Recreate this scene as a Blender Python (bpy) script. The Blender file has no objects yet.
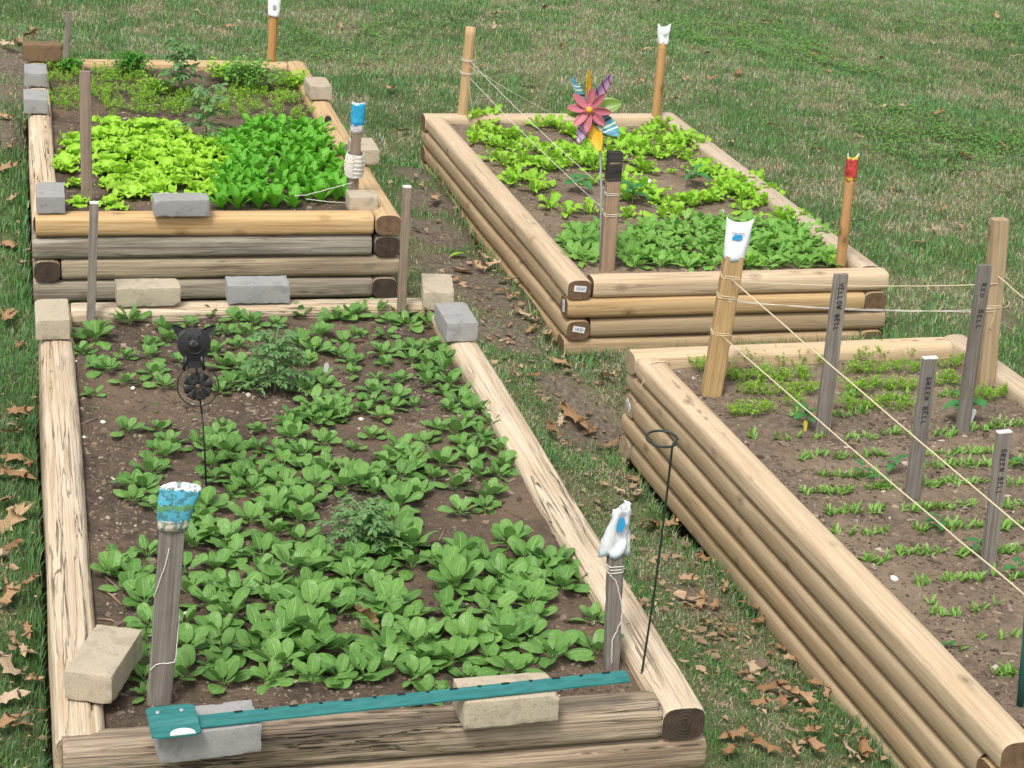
import bpy, math, random
import numpy as np
from mathutils import Vector, Matrix
random.seed(7); rng = np.random.default_rng(11)
SC = bpy.context.scene; COL = SC.collection
R_ = math.radians
# ------------------------------------------------------------------ camera (measured from the photograph)
FPX, YAW, PIT, ROL = 1971.34, -0.2577986, 0.3685498, 0.0663960
CAM = np.array([-0.0279774, -3.0923160, 1.9104104])
def cam_axes():
    cy, sy = math.cos(YAW), math.sin(YAW); cp, sp = math.cos(PIT), math.sin(PIT)
    Rz = np.array([[cy, -sy, 0], [sy, cy, 0], [0, 0, 1]])
    f = Rz @ np.array([0, cp, -sp]); u = Rz @ np.array([0, sp, cp]); x = np.cross(f, u)
    c, s = math.cos(ROL), math.sin(ROL)
    return c*x + s*u, -s*x + c*u, f
CX, CU, CF = cam_axes()
def ray(px, py): return CX*(px-512)/FPX - CU*(py-384)/FPX + CF
def at(px, py, z):
    d = ray(px, py); return CAM + d*(z-CAM[2])/d[2]
def depth(p): return float((np.asarray(p)-CAM) @ CF)
def proj(P):
    d = P-CAM; w = d@CF
    return 512+FPX*(d@CX)/w, 384-FPX*(d@CU)/w, w
def above(base, px, py):
    """point over `base` (same distance) seen at px,py: gives a stake its lean"""
    n = np.array([base[0]-CAM[0], base[1]-CAM[1], 0]); n /= np.linalg.norm(n)
    d = ray(px, py); return CAM + d*((base-CAM)@n)/(d@n)
cam = bpy.data.objects.new('camera', bpy.data.cameras.new('camera')); COL.objects.link(cam)
cam.matrix_world = Matrix(((CX[0], CU[0], -CF[0], CAM[0]), (CX[1], CU[1], -CF[1], CAM[1]), (CX[2], CU[2], -CF[2], CAM[2]), (0, 0, 0, 1)))
cam.data.sensor_width = 36; cam.data.lens = FPX/1024*36; cam.data.clip_start = .05; cam.data.clip_end = 500
SC.camera = cam
# ------------------------------------------------------------------ light
w = bpy.data.worlds.new('World'); SC.world = w; w.use_nodes = True
nt = w.node_tree; bg = nt.nodes['Background']; sky = nt.nodes.new('ShaderNodeTexSky'); sky.sky_type = 'NISHITA'; sky.sun_disc = False
SUN_EL, SUN_AZ = R_(58), R_(215)          # azimuth clockwise from +Y: behind the camera, to its left
sky.sun_elevation = SUN_EL; sky.sun_rotation = SUN_AZ; sky.dust_density = 3.0; sky.air_density = 1.0; sky.ozone_density = .6
hsv = nt.nodes.new('ShaderNodeHueSaturation'); hsv.inputs['Saturation'].default_value = .16   # an overcast sky: pale, nearly neutral
nt.links.new(sky.outputs[0], hsv.inputs['Color']); nt.links.new(hsv.outputs[0], bg.inputs[0]); bg.inputs[1].default_value = 0.118
sl = bpy.data.lights.new('sun', 'SUN'); sl.energy = 1.5; sl.angle = R_(15); sl.color = (1, .95, .87)
so = bpy.data.objects.new('sun', sl); COL.objects.link(so)
sdir = Vector((math.sin(SUN_AZ)*math.cos(SUN_EL), math.cos(SUN_AZ)*math.cos(SUN_EL), math.sin(SUN_EL)))
so.rotation_euler = sdir.to_track_quat('Z', 'Y').to_euler(); so.location = (0, 0, 8)
vs = SC.view_settings; vs.view_transform = 'Standard'; vs.look = 'None'; vs.exposure = 0.76; vs.gamma = 1
# ------------------------------------------------------------------ numpy noise
def _h(a, b, c): 
    v = np.sin(a*127.1+b*311.7+c*74.7)*43758.5453; return v-np.floor(v)
def vn(x, y, s=0):
    xi, yi = np.floor(x), np.floor(y); fx, fy = x-xi, y-yi; fx = fx*fx*(3-2*fx); fy = fy*fy*(3-2*fy)
    return (_h(xi, yi, s)*(1-fx)+_h(xi+1, yi, s)*fx)*(1-fy)+(_h(xi, yi+1, s)*(1-fx)+_h(xi+1, yi+1, s)*fx)*fy
def fbm(x, y, s=0, o=4):
    t = 0; a = .5
    for k in range(o): t = t+a*vn(x*2**k, y*2**k, s+k*3.1); a *= .5
    return t/(1-.5**o)
def sstep(a, b, x): t = np.clip((x-a)/(b-a), 0, 1); return t*t*(3-2*t)
# ------------------------------------------------------------------ objects
def tag(o, label=None, cat=None, group=None, kind=None):
    if label: o['label'] = label
    if cat: o['category'] = cat
    if group: o['group'] = group
    if kind: o['kind'] = kind
    return o
def empty(name, loc, rz=0.0):
    o = bpy.data.objects.new(name, None); COL.objects.link(o); o.location = loc; o.rotation_euler = (0, 0, rz); o.empty_display_size = .1
    return o
def mesh(name, V, F, mats, uv=None, mi=None, smooth=True, col=None):
    me = bpy.data.meshes.new(name); me.from_pydata([tuple(map(float, v)) for v in V], [], [tuple(map(int, f)) for f in F])
    for m in (mats if isinstance(mats, (list, tuple)) else [mats]): me.materials.append(m)
    if mi is not None: me.polygons.foreach_set('material_index', np.asarray(mi, np.int32))
    if smooth is True: me.polygons.foreach_set('use_smooth', np.ones(len(F), bool))
    elif smooth is not False: me.polygons.foreach_set('use_smooth', np.asarray(smooth, bool))
    if uv is not None:
        l = me.uv_layers.new(name='UVMap'); vi = np.empty(len(me.loops), np.int32); me.loops.foreach_get('vertex_index', vi)
        l.data.foreach_set('uv', np.asarray(uv, np.float32)[vi].ravel())
    if col is not None:
        a = me.color_attributes.new('col', 'FLOAT_COLOR', 'POINT'); a.data.foreach_set('color', np.asarray(col, np.float32).ravel())
    me.update(); return me
def obj(name, me, parent=None, loc=None, M=None):
    o = bpy.data.objects.new(name, me); COL.objects.link(o)
    if parent is not None: o.parent = parent
    if M is not None: o.matrix_local = M
    elif loc is not None: o.location = loc
    return o
def dup(src, **k):
    c = src.copy(); COL.objects.link(c)
    for a, b in k.items(): setattr(c, a, b)
    for ch in [x for x in COL.objects if x.parent is src]:
        d = ch.copy(); COL.objects.link(d); d.parent = c
    return c
class G:
    """accumulates geometry for one mesh"""
    def __init__(s): s.V = []; s.F = []; s.U = []; s.m = []; s.sm = []; s.n = 0
    def add(s, V, F, U=None, mi=0, M=None, smooth=True):
        V = np.asarray(V, float)
        if M is not None: V = V@np.array(M.to_3x3()).T+np.array(M.translation)
        s.V.append(V); s.F += [tuple(i+s.n for i in f) for f in F]
        s.U.append(np.zeros((len(V), 2)) if U is None else np.asarray(U, float)); s.m += [mi]*len(F); s.sm += [smooth]*len(F); s.n += len(V)
        return s
    def box(s, c, size, mi=0, rz=0.0, bev=0.0, M=None, jit=0.0):
        x, y, z = size[0]/2, size[1]/2, size[2]/2; b = bev
        if b <= 0:
            V = [(i*x, j*y, k*z) for k in (-1, 1) for j in (-1, 1) for i in (-1, 1)]
            F = [(0, 2, 3, 1), (4, 5, 7, 6), (0, 1, 5, 4), (2, 6, 7, 3), (0, 4, 6, 2), (1, 3, 7, 5)]
        else:
            pr = [(-x+b, -y), (x-b, -y), (x, -y+b), (x, y-b), (x-b, y), (-x+b, y), (-x, y-b), (-x, -y+b)]
            pi = [(-x+b, -y+b)]*1+[(x-b, -y+b)]+[(x-b, -y+b), (x-b, y-b), (x-b, y-b), (-x+b, y-b), (-x+b, y-b), (-x+b, -y+b)]
            rings = [[(p[0], p[1], -z) for p in pi], [(p[0], p[1], -z+b) for p in pr], [(p[0], p[1], z-b) for p in pr], [(p[0], p[1], z) for p in pi]]
            V = sum(rings, []); F = []
            for r in range(3):
                for k in range(8): F.append((r*8+k, r*8+(k+1) % 8, r*8+8+(k+1) % 8, r*8+8+k))
            F.append(tuple(range(7, -1, -1))); F.append(tuple(range(24, 32)))
        V = np.array(V, float)
        if jit: V += rng.normal(0, jit, V.shape)
        c_, s_ = math.cos(rz), math.sin(rz)
        V = np.c_[V[:, 0]*c_-V[:, 1]*s_+c[0], V[:, 0]*s_+V[:, 1]*c_+c[1], V[:, 2]+c[2]]
        return s.add(V, F, None, mi, M, False)
    def tube(s, P, r, n=8, mi=0, caps=True, M=None):
        P = np.asarray(P, float); r = np.broadcast_to(np.asarray(r, float), (len(P),))
        T = np.gradient(P, axis=0); T /= np.linalg.norm(T, axis=1)[:, None]+1e-12
        up = np.array([0, 0, 1.]) if abs(T[0][2]) < .9 else np.array([1., 0, 0])
        V = []; X = np.cross(up, T[0]); X /= np.linalg.norm(X)
        for k in range(len(P)):
            X = X-T[k]*(X@T[k]); X /= np.linalg.norm(X)+1e-12; Y = np.cross(T[k], X)
            for a in range(n):
                q = 2*math.pi*a/n; V.append(P[k]+r[k]*(math.cos(q)*X+math.sin(q)*Y))
        F = [(k*n+a, k*n+(a+1) % n, k*n+n+(a+1) % n, k*n+n+a) for k in range(len(P)-1) for a in range(n)]
        if caps: F += [tuple(range(n-1, -1, -1)), tuple(range((len(P)-1)*n, len(P)*n))]
        return s.add(V, F, None, mi, M)
    def me(s, name, mats): return mesh(name, np.concatenate(s.V), s.F, mats, np.concatenate(s.U), s.m, s.sm)
# ------------------------------------------------------------------ materials
class N:
    def __init__(s, name):
        s.m = bpy.data.materials.new(name); s.m.use_nodes = True; s.t = s.m.node_tree; s.b = s.t.nodes['Principled BSDF']; s.out = s.t.nodes['Material Output']
        s.b.inputs['Specular IOR Level'].default_value = .3
    def new(s, ty, **k):
        n = s.t.nodes.new(ty)
        for a, v in k.items(): setattr(n, a, v)
        return n
    def link(s, a, b): s.t.links.new(a, b)
    def set(s, sock, v):
        if hasattr(v, 'is_output') or hasattr(v, 'links'): s.link(v, sock)
        else: sock.default_value = v
    def math(s, op, a, b=None, clamp=False):
        n = s.new('ShaderNodeMath', operation=op, use_clamp=clamp); s.set(n.inputs[0], a)
        if b is not None: s.set(n.inputs[1], b)
        return n.outputs[0]
    def coord(s, kind='Object', scale=(1, 1, 1), rand=False):
        c = s.new('ShaderNodeTexCoord').outputs[kind]; m = s.new('ShaderNodeMapping'); m.inputs['Scale'].default_value = scale; s.link(c, m.inputs[0])
        if rand:
            i = s.new('ShaderNodeObjectInfo').outputs['Random']; k = s.math('MULTIPLY', i, 57.0)
            cb = s.new('ShaderNodeCombineXYZ'); s.link(k, cb.inputs[0]); s.link(s.math('MULTIPLY', i, 13.0), cb.inputs[1]); s.link(k, cb.inputs[2]); s.link(cb.outputs[0], m.inputs['Location'])
        return m.outputs[0]
    def noise(s, co, scale, detail=5, dist=0.0, rough=.55):
        n = s.new('ShaderNodeTexNoise'); s.link(co, n.inputs['Vector']); n.inputs['Scale'].default_value = scale; n.inputs['Detail'].default_value = detail
        n.inputs['Distortion'].default_value = dist; n.inputs['Roughness'].default_value = rough; return n.outputs['Fac']
    def voro(s, co, scale, feat='F1'):
        n = s.new('ShaderNodeTexVoronoi', feature=feat); s.link(co, n.inputs['Vector']); n.inputs['Scale'].default_value = scale; return n
    def ramp(s, f, stops, interp='LINEAR'):
        n = s.new('ShaderNodeValToRGB'); s.link(f, n.inputs[0]); e = n.color_ramp.elements; n.color_ramp.interpolation = interp
        while len(e) < len(stops): e.new(.5)
        for k, (p, c) in enumerate(stops): e[k].position = p; e[k].color = (c, c, c, 1) if not isinstance(c, tuple) else c+(1,)
        return n.outputs[0]
    def mix(s, f, a, b, bl='MIX'):
        n = s.new('ShaderNodeMix', data_type='RGBA', blend_type=bl, clamp_factor=True); s.set(n.inputs[0], f)
        for k, v in ((6, a), (7, b)):
            if isinstance(v, tuple): n.inputs[k].default_value = v+(1,)
            elif isinstance(v, float): n.inputs[k].default_value = (v, v, v, 1)
            else: s.link(v, n.inputs[k])
        return n.outputs[2]
    def bump(s, h, strength=.4, dist=.01, nrm=None):
        n = s.new('ShaderNodeBump'); n.inputs['Strength'].default_value = strength; n.inputs['Distance'].default_value = dist; s.link(h, n.inputs['Height'])
        if nrm is not None: s.link(nrm, n.inputs['Normal'])
        return n.outputs[0]
    def done(s, col, rough=.8, nrm=None, spec=None, metal=None):
        if isinstance(col, tuple): s.b.inputs['Base Color'].default_value = col+(1,)
        else: s.link(col, s.b.inputs['Base Color'])
        s.set(s.b.inputs['Roughness'], rough)
        if nrm is not None: s.link(nrm, s.b.inputs['Normal'])
        if spec is not None: s.b.inputs['Specular IOR Level'].default_value = spec
        if metal: s.b.inputs['Metallic'].default_value = metal
        return s.m
def wood(name, light, dark, stain, stain_amt=.35, grain=1.0, crack=.0, knots=True, streak=None, bumps=.35):
    n = N(name)
    g1 = n.noise(n.coord('Object', (2.6, 120, 120), True), 1.0, 7, .6, .6)
    g2 = n.noise(n.coord('Object', (7, 420, 420), True), 1.0, 3, .2)
    big = n.noise(n.coord('Object', (2.2, 11, 11), True), 1.0, 6, .5)
    f = n.ramp(g1, [(.34, 0.0), (.56, 1.0)])
    c = n.mix(f, dark, light)
    fine = n.ramp(g2, [(.3, 0.0), (.62, 1.0)])
    c = n.mix(n.math('MULTIPLY', n.math('SUBTRACT', 1.0, fine), .42*grain), c, dark)
    c = n.mix(n.math('MULTIPLY', n.ramp(big, [(.45, 0.0), (.7, 1.0)]), stain_amt), c, stain)
    if streak is not None:
        s1 = n.noise(n.coord('Object', (1.6, 62, 62), True), 1.0, 8, 1.0, .62)
        c = n.mix(n.ramp(s1, [(.52, 0.0), (.60, .8), (.70, .25)]), c, streak)
    h = n.math('ADD', n.math('MULTIPLY', g1, .6), n.math('MULTIPLY', g2, .5))
    if knots:
        v = n.voro(n.coord('Object', (6.0, 10, 10), True), 1.0); d = v.outputs['Distance']
        c = n.mix(n.ramp(d, [(.0, .95), (.06, .85), (.09, .30), (.12, .45), (.20, .0)]), c, tuple(x*.45 for x in dark))
    if crack:
        k = n.noise(n.coord('Object', (1.3, 46, 46), True), 1.0, 4, .9, .5)
        ln = n.ramp(k, [(.482, 0.0), (.496, 1.0), (.504, 1.0), (.518, 0.0)])
        mk = n.ramp(n.noise(n.coord('Object', (1.5, 6, 6), True), 1.0, 2), [(.42, 0.0), (.6, 1.0)])
        cr = n.math('MULTIPLY', ln, n.math('MULTIPLY', mk, crack)); c = n.mix(cr, c, tuple(x*.22 for x in dark)); h = n.math('SUBTRACT', h, n.math('MULTIPLY', cr, .8))
    a = n.new('ShaderNodeAttribute', attribute_name='col'); c = n.mix(n.math('MULTIPLY', a.outputs['Fac'], .9), c, (.035, .024, .016))
    r = n.new('ShaderNodeObjectInfo').outputs['Random']
    hs = n.new('ShaderNodeHueSaturation'); n.link(n.math('ADD', n.math('MULTIPLY', r, .26), .86), hs.inputs['Value']); n.link(n.math('ADD', n.math('MULTIPLY', r, .3), .84), hs.inputs['Saturation']); n.link(c, hs.inputs['Color'])
    return n.done(hs.outputs[0], .82, n.bump(h, bumps, .006), .2)
def wood_end(name, a, b):
    n = N(name); co = n.coord('Object', (0, 1, 1)); sep = n.new('ShaderNodeVectorMath', operation='LENGTH'); n.link(co, sep.inputs[0])
    rings = n.math('SINE', n.math('MULTIPLY', n.math('ADD', sep.outputs['Value'], n.math('MULTIPLY', n.noise(n.coord('Object', (1, 1, 1), True), 30, 3), .02)), 900.0))
    c = n.mix(n.math('ADD', n.math('MULTIPLY', rings, .25), .5), a, b)
    c = n.mix(n.ramp(n.noise(n.coord('Object', (1, 1, 1), True), 45, 5), [(.35, 0.0), (.7, .7)]), c, tuple(x*.5 for x in a))
    return n.done(c, .9, n.bump(rings, .2, .004), .15)
M_fresh = wood('pine_timber', (.49, .36, .215), (.37, .255, .14), (.34, .24, .13), .4, 1.0, .4)
M_green = wood('treated_timber', (.50, .38, .24), (.385, .275, .16), (.365, .27, .15), .4, 1.0, .4)
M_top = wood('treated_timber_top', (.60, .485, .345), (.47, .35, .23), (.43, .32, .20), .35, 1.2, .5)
M_orange = wood('new_pine_timber', (.60, .44, .25), (.42, .26, .12), (.47, .29, .13), .4, .8, .4)
M_grey = wood('weathered_timber', (.42, .38, .31), (.27, .235, .185), (.12, .10, .075), .75, 1.1, .9, True, (.15, .125, .095), .6)
M_grey2 = wood('dull_timber', (.40, .34, .25), (.27, .22, .155), (.14, .11, .075), .65, 1.0, .7, True, (.19, .15, .105), .5)
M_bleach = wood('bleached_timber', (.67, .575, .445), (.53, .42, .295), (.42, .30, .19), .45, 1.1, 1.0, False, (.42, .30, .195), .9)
M_rot = wood('rotting_timber', (.48, .385, .275), (.29, .215, .145), (.17, .125, .085), .7, 1.1, 1.0, False, (.17, .122, .082), 1.0)
M_end = wood_end('timber_end', (.17, .105, .062), (.24, .155, .09)); M_endd = wood_end('dark_timber_end', (.06, .043, .032), (.105, .075, .055)); M_endl = wood_end('pale_timber_end', (.46, .34, .22), (.56, .43, .29))
M_st_grey = wood('grey_stake', (.29, .26, .225), (.155, .135, .115), (.12, .102, .085), .5, 1.0, .3, False)
M_st_brown = wood('brown_stake', (.37, .28, .20), (.25, .175, .115), (.20, .14, .095), .5, .9, .3, False)
M_st_orange = wood('orange_stake', (.52, .31, .135), (.38, .205, .08), (.34, .18, .075), .4, .7, .2)
M_st_tan = wood('tan_stake', (.50, .36, .20), (.36, .24, .115), (.33, .22, .11), .4, .8, .3)
M_st_pale = wood('pale_stake', (.52, .385, .24), (.40, .27, .15), (.37, .25, .14), .4, .7, .2)
def plain(name, c, rough=.6, spec=.3, var=.12, sc=60, metal=None):
    n = N(name); f = n.noise(n.coord('Object', (1, 1, 1), True), sc, 4)
    return n.done(n.mix(f, tuple(x*(1-var) for x in c), tuple(min(1, x*(1+var)) for x in c)), rough, None, spec, metal)
def brick(name, c, speck, amt):
    n = N(name); co = n.coord('Object', (1, 1, 1), True)
    a = n.noise(co, 9, 5); b = n.noise(co, 260, 3); d = n.noise(co, 600, 2)
    cc = n.mix(a, tuple(x*.84 for x in c), tuple(min(1, x*1.12) for x in c))
    cc = n.mix(n.math('MULTIPLY', n.ramp(b, [(.56, 0.0), (.68, 1.0)]), amt), cc, speck)
    st = n.noise(co, 22, 5, .8); cc = n.mix(n.ramp(st, [(.52, 0.0), (.68, .55)]), cc, tuple(x*.55 for x in c)); cc = n.mix(n.ramp(d, [(.62, 0.0), (.72, .5)]), cc, tuple(min(1, x*1.5) for x in c))
    return n.done(cc, .95, n.bump(n.math('ADD', b, n.math('MULTIPLY', d, .5)), .35, .003), .15)
M_bg = brick('grey_paver', (.33, .325, .315), (.19, .19, .188), .5); M_bt = brick('tan_paver', (.47, .405, .30), (.27, .22, .155), .7)
M_bd = brick('dirty_paver', (.20, .135, .08), (.10, .066, .04), .8)
M_white = plain('white_paper', (.80, .81, .82), .55, .3, .05); M_whitep = plain('white_paint', (.78, .78, .76), .6); M_ink = plain('black_marker_ink', (.02, .02, .022), .6)
M_blue = plain('blue_print', (.04, .33, .62), .5); M_greyprint = plain('grey_print', (.35, .37, .40), .5); M_pink = plain('pink_paint', (.46, .14, .17), .45, .4, .15, 25); M_yel = plain('yellow_paint', (.72, .40, .02), .45)
M_black = plain('black_iron', (.012, .012, .013), .42, .5); M_wire = plain('green_wire', (.018, .03, .022), .45, .4); M_twine = plain('jute_twine', (.66, .56, .38), .9, .1, .15, 300); M_string = plain('white_string', (.70, .67, .60), .9, .1)
M_zinc = plain('grey_metal', (.42, .40, .45), .5, .5); M_plastic = plain('white_plastic', (.66, .67, .68), .5); M_ytag = plain('yellow_plastic', (.55, .45, .06), .5)
# ------------------------------------------------------------------ leaves
def leafmat(name, base, alt, young, rough=.5, trans=.28, vein=.35, bumpy=.25, sat=1.0):
    n = N(name)
    isl = n.new('ShaderNodeNewGeometry').outputs['Random Per Island']; ob = n.new('ShaderNodeObjectInfo').outputs['Random']
    c = n.mix(n.ramp(isl, [(.0, 0.0), (1.0, 1.0)]), base, alt); c = n.mix(n.math('MULTIPLY', n.ramp(ob, [(.4, 0.0), (1.0, 1.0)]), .5), c, young)
    uvn = n.new('ShaderNodeTexCoord').outputs['UV']; sx = n.new('ShaderNodeSeparateXYZ'); n.link(uvn, sx.inputs[0])
    au = n.math('ABSOLUTE', n.math('SUBTRACT', sx.outputs[0], .5))
    mid = n.ramp(au, [(.0, 1.0), (.035, .7), (.07, 0.0)])
    ang = n.math('SINE', n.math('MULTIPLY', n.math('SUBTRACT', sx.outputs[1], n.math('MULTIPLY', au, .9)), 42.0))
    side = n.ramp(ang, [(.78, 0.0), (1.0, .45)])
    vm = n.math('MAXIMUM', mid, side)
    c = n.mix(n.math('MULTIPLY', vm, vein), c, tuple(min(1, x*1.5+.04) for x in young))
    nz = n.noise(n.coord('Object', (1, 1, 1)), 90, 3); c = n.mix(n.ramp(nz, [(.35, .25), (.6, 0.0)]), c, tuple(x*.6 for x in base))
    h = n.math('ADD', n.math('MULTIPLY', vm, -.6), n.math('MULTIPLY', nz, .8))
    n.done(c, rough, n.bump(h, bumpy, .004), .35)
    tr = n.new('ShaderNodeBsdfTranslucent'); n.link(n.mix(.6, c, tuple(min(1, x*1.3) for x in young)), tr.inputs[0])
    mx = n.new('ShaderNodeMixShader'); mx.inputs[0].default_value = trans; n.link(n.b.outputs[0], mx.inputs[1]); n.link(tr.outputs[0], mx.inputs[2]); n.link(mx.outputs[0], n.out.inputs[0])
    return n.m
ML_spin = leafmat('spinach_leaf', (.095, .235, .045), (.185, .375, .088), (.25, .45, .12), .36, .22, .4, .7)
ML_lett = leafmat('lime_lettuce_leaf', (.30, .56, .03), (.37, .66, .05), (.46, .74, .09), .5, .20, .15)
ML_rom = leafmat('bright_green_leaf', (.09, .35, .016), (.14, .44, .03), (.20, .53, .05), .5, .25, .2)
ML_oak = leafmat('yellow_green_lettuce_leaf', (.24, .50, .025), (.33, .60, .05), (.42, .68, .09), .5, .25, .15)
ML_rad = leafmat('grey_green_leaf', (.155, .36, .055), (.225, .46, .09), (.30, .54, .12), .5, .3, .3)
ML_car = leafmat('carrot_frond', (.21, .42, .03), (.29, .52, .05), (.37, .60, .08), .6, .3, 0, 0)
ML_beet = leafmat('beet_leaf', (.17, .37, .05), (.26, .47, .10), (.36, .54, .18), .5, .3, .25)
ML_pep = leafmat('dark_glossy_leaf', (.045, .20, .05), (.07, .26, .075), (.10, .32, .09), .42, .25, .25)
ML_tom = leafmat('tomato_leaf', (.12, .25, .08), (.17, .31, .12), (.21, .36, .14), .6, .25, .15)
ML_par = leafmat('parsley_leaf', (.06, .24, .02), (.10, .32, .035), (.15, .40, .05), .55, .3, .1)
ML_stem = plain('green_stem', (.22, .32, .12), .6); ML_redstem = plain('purple_stem', (.10, .06, .07), .6)
def leaf(L, W, prof, e0, bend, az=0.0, cup=.15, ruf=0.0, frq=4, nl=7, nw=4, origin=(0, 0, 0), twist=0.0, lob=0.0, nlob=3):
    t = 1-(1-np.linspace(0, 1, nl+1))**1.45; s = np.linspace(-1, 1, nw+1)
    ang = e0-bend*t; ds = np.diff(t)*L; y = np.concatenate([[0], np.cumsum(np.cos((ang[:-1]+ang[1:])/2)*ds)]); z = np.concatenate([[0], np.cumsum(np.sin((ang[:-1]+ang[1:])/2)*ds)])
    wd = np.array([prof(x) for x in t])*W/2
    if lob: wd = wd*(1-lob*(.5+.5*np.cos(t*nlob*2*math.pi)))
    ph = random.random()*6.28; V = []; U = []
    for i in range(nl+1):
        nx, nz = -math.sin(ang[i]), math.cos(ang[i])
        tw = twist*t[i]
        for q in s:
            h = cup*abs(q)**2*wd[i]*1.0
            if ruf: h += ruf*abs(q)**1.5*(math.sin(frq*6.28*t[i]+ph+(2.1 if q > 0 else 0))+.6*math.sin(frq*11*t[i]+ph*2+q*2))*(.3+.7*t[i])
            xx = q*wd[i]; V.append((xx*math.cos(tw), y[i]+nx*(h+xx*math.sin(tw)), z[i]+nz*(h+xx*math.sin(tw)))); U.append((q/2+.5, t[i]))
    V = np.array(V); c, s_ = math.cos(az), math.sin(az)
    V = np.c_[V[:, 0]*c-V[:, 1]*s_, V[:, 0]*s_+V[:, 1]*c, V[:, 2]]+np.array(origin)
    k = nw+1; F = [(i*k+j, i*k+j+1, i*k+k+j+1, i*k+k+j) for i in range(nl) for j in range(nw)]
    return V, F, U
def p_spoon(t): return .08 if t < .28 else .08+.92*max(0, 1-abs((t-.66)/.345)**2.3)**.5
def p_oval(t): return max(.03, math.sin(math.pi*min(1, t*.93+.04))**.8)
def p_fan(t): return max(.1, (.12+.95*min(1, t*1.25)**1.1)*(1 if t < .8 else math.sqrt(max(.15, 1-((t-.8)/.21)**2))))
def p_strap(t): return max(.06, .3+.7*math.sin(math.pi*min(1, t*.8+.15))) if t < .99 else .1
U = random.uniform
# ------------------------------------------------------------------ ground
WB, LB, TW, TH, TP = 1.22, 2.44, .090, .0742, .0745
BEDS = {'A': (0, 0, 0, 0, 6), 'D': (-.0055, 3.2507, .007, -.0037, 4), 'B': (1.8058, 3.1736, -.2098, .0198, 4), 'C': (1.9634, .1695, -.2499, .0449, 5)}
def bl(k, u, v):
    x, y, z, a, n = BEDS[k]; return np.array([x+u*math.cos(a)-v*math.sin(a), y+u*math.sin(a)+v*math.cos(a)])
def inv(k, X, Y):
    x, y, z, a, n = BEDS[k]; dx, dy = X-x, Y-y; return dx*math.cos(a)+dy*math.sin(a), -dx*math.sin(a)+dy*math.cos(a)
CP = np.array([(-.1, -1, -.25), (-.1, 0, -.26), (-.1, 1.2, -.28), (-.1, 2.5, -.30), (-.1, 3.3, -.31), (-.1, 4.5, -.27), (-.1, 5.7, -.20), (-1.5, 0, -.2), (-1.5, 3, -.2), (-1.5, 6, -.12), (-.3, 6.6, -.12),
 (.6, -1, -.32), (1.26, -.6, -.38), (1.26, .5, -.40), (1.26, 1.2, -.41), (1.26, 2.4, -.42), (.6, 2.85, -.32), (1.3, 2.9, -.41), (1.27, 3.5, -.41), (1.27, 5, -.38), (1.27, 5.7, -.34), (.6, 6, -.24), (.5, 1, -.35), (.5, 4.4, -.3),
 (1.91, -.6, -.58), (1.92, .2, -.60), (1.92, 1.2, -.625), (1.9, 2, -.645), (1.87, 2.65, -.66), (1.88, 3.1, -.485), (2.5, 3.1, -.475), (3.05, 3.12, -.46), (1.77, 4, -.465), (1.77, 5.8, -.475), (2.4, 4.5, -.47), (2.5, 1.4, -.6),
 (2.5, 2.78, -.52), (3.2, 2.8, -.48), (3.3, 2, -.5), (3.3, .5, -.55), (3.1, 4.5, -.46), (3.05, 5.8, -.47), (1.5, 8, -.42), (4, 5, -.5), (6, 8, -.6), (0, 9, -.35), (3, 11, -.52), (8, 4, -.65), (9, 12, -.8), (-3, 12, -.3), (5, 15, -.7), (4, 2, -.55)])
def gz(x, y):
    x = np.asarray(x, float); y = np.asarray(y, float); num = 0; den = 0
    for a, b, c in CP:
        k = 1/(((x-a)**2+(y-b)**2)+.03)**1.6; num = num+k*c; den = den+k
    return num/den+(fbm(x*1.7, y*1.7, 5)-.5)*.05+(fbm(x*9, y*9, 8, 2)-.5)*.014
def gpt(px, py):
    z = -.45
    for _ in range(8):
        p = at(px, py, z); z = float(gz(p[0], p[1]))
    return np.array([p[0], p[1], z])
DIRT = [(430, 235, .20), (450, 265, .18), (495, 300, .22), (440, 200, .22), (425, 175, .2), (600, 440, .20), (590, 432, .12), (550, 345, .10), (8, 95, .3), (15, 60, .3), (5, 130, .2), (640, 480, .12), (700, 600, .09), (790, 690, .08), (560, 390, .10), (1000, 320, .1), (480, 285, .25), (520, 335, .2)]
DRY = [(790, 180, .5), (700, 150, .3), (880, 130, .45), (960, 60, .6), (330, 20, .5), (580, 40, .4), (750, 250, .3), (940, 230, .35), (330, 95, .25), (640, 60, .35), (860, 60, .4), (610, 380, .25), (560, 380, .2), (770, 640, .25), (690, 560, .2), (720, 690, .2), (240, 25, .4), (30, 120, .3), (420, 60, .4), (1010, 180, .3), (570, 60, .5), (980, 100, .4)]
DIRTW = [(*gpt(a, b)[:2], r) for a, b, r in DIRT]; DRYW = [(*gpt(a, b)[:2], r) for a, b, r in DRY]
def blob(x, y, L): 
    m = np.zeros_like(x)
    for a, b, r in L: m = np.maximum(m, np.exp(-(((x-a)**2+(y-b)**2)/r**2)))
    return m
def fields(x, y):
    d = blob(x, y, DIRTW); dirt = sstep(.35, .75, d+.5*(fbm(x*4, y*4, 21)-.5))
    dry = sstep(.36, .68, fbm(x*2.2, y*1.6, 31)*.38+.62*fbm(x*9, y*6, 35)+.13*blob(x, y, DRYW)-.03)
    return dirt, dry
xs = np.concatenate([np.linspace(-70, -3, 15)[:-1], np.linspace(-3, 10, 220), np.linspace(10, 90, 15)[1:]])
ys = np.concatenate([np.linspace(-30, -2, 8)[:-1], np.linspace(-2, 16, 260), np.linspace(16, 160, 18)[1:]])
XX, YY = np.meshgrid(xs, ys); ZZ = gz(XX, YY)
dirt, dry = fields(XX, YY)
inbed = np.zeros_like(XX)
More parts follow.
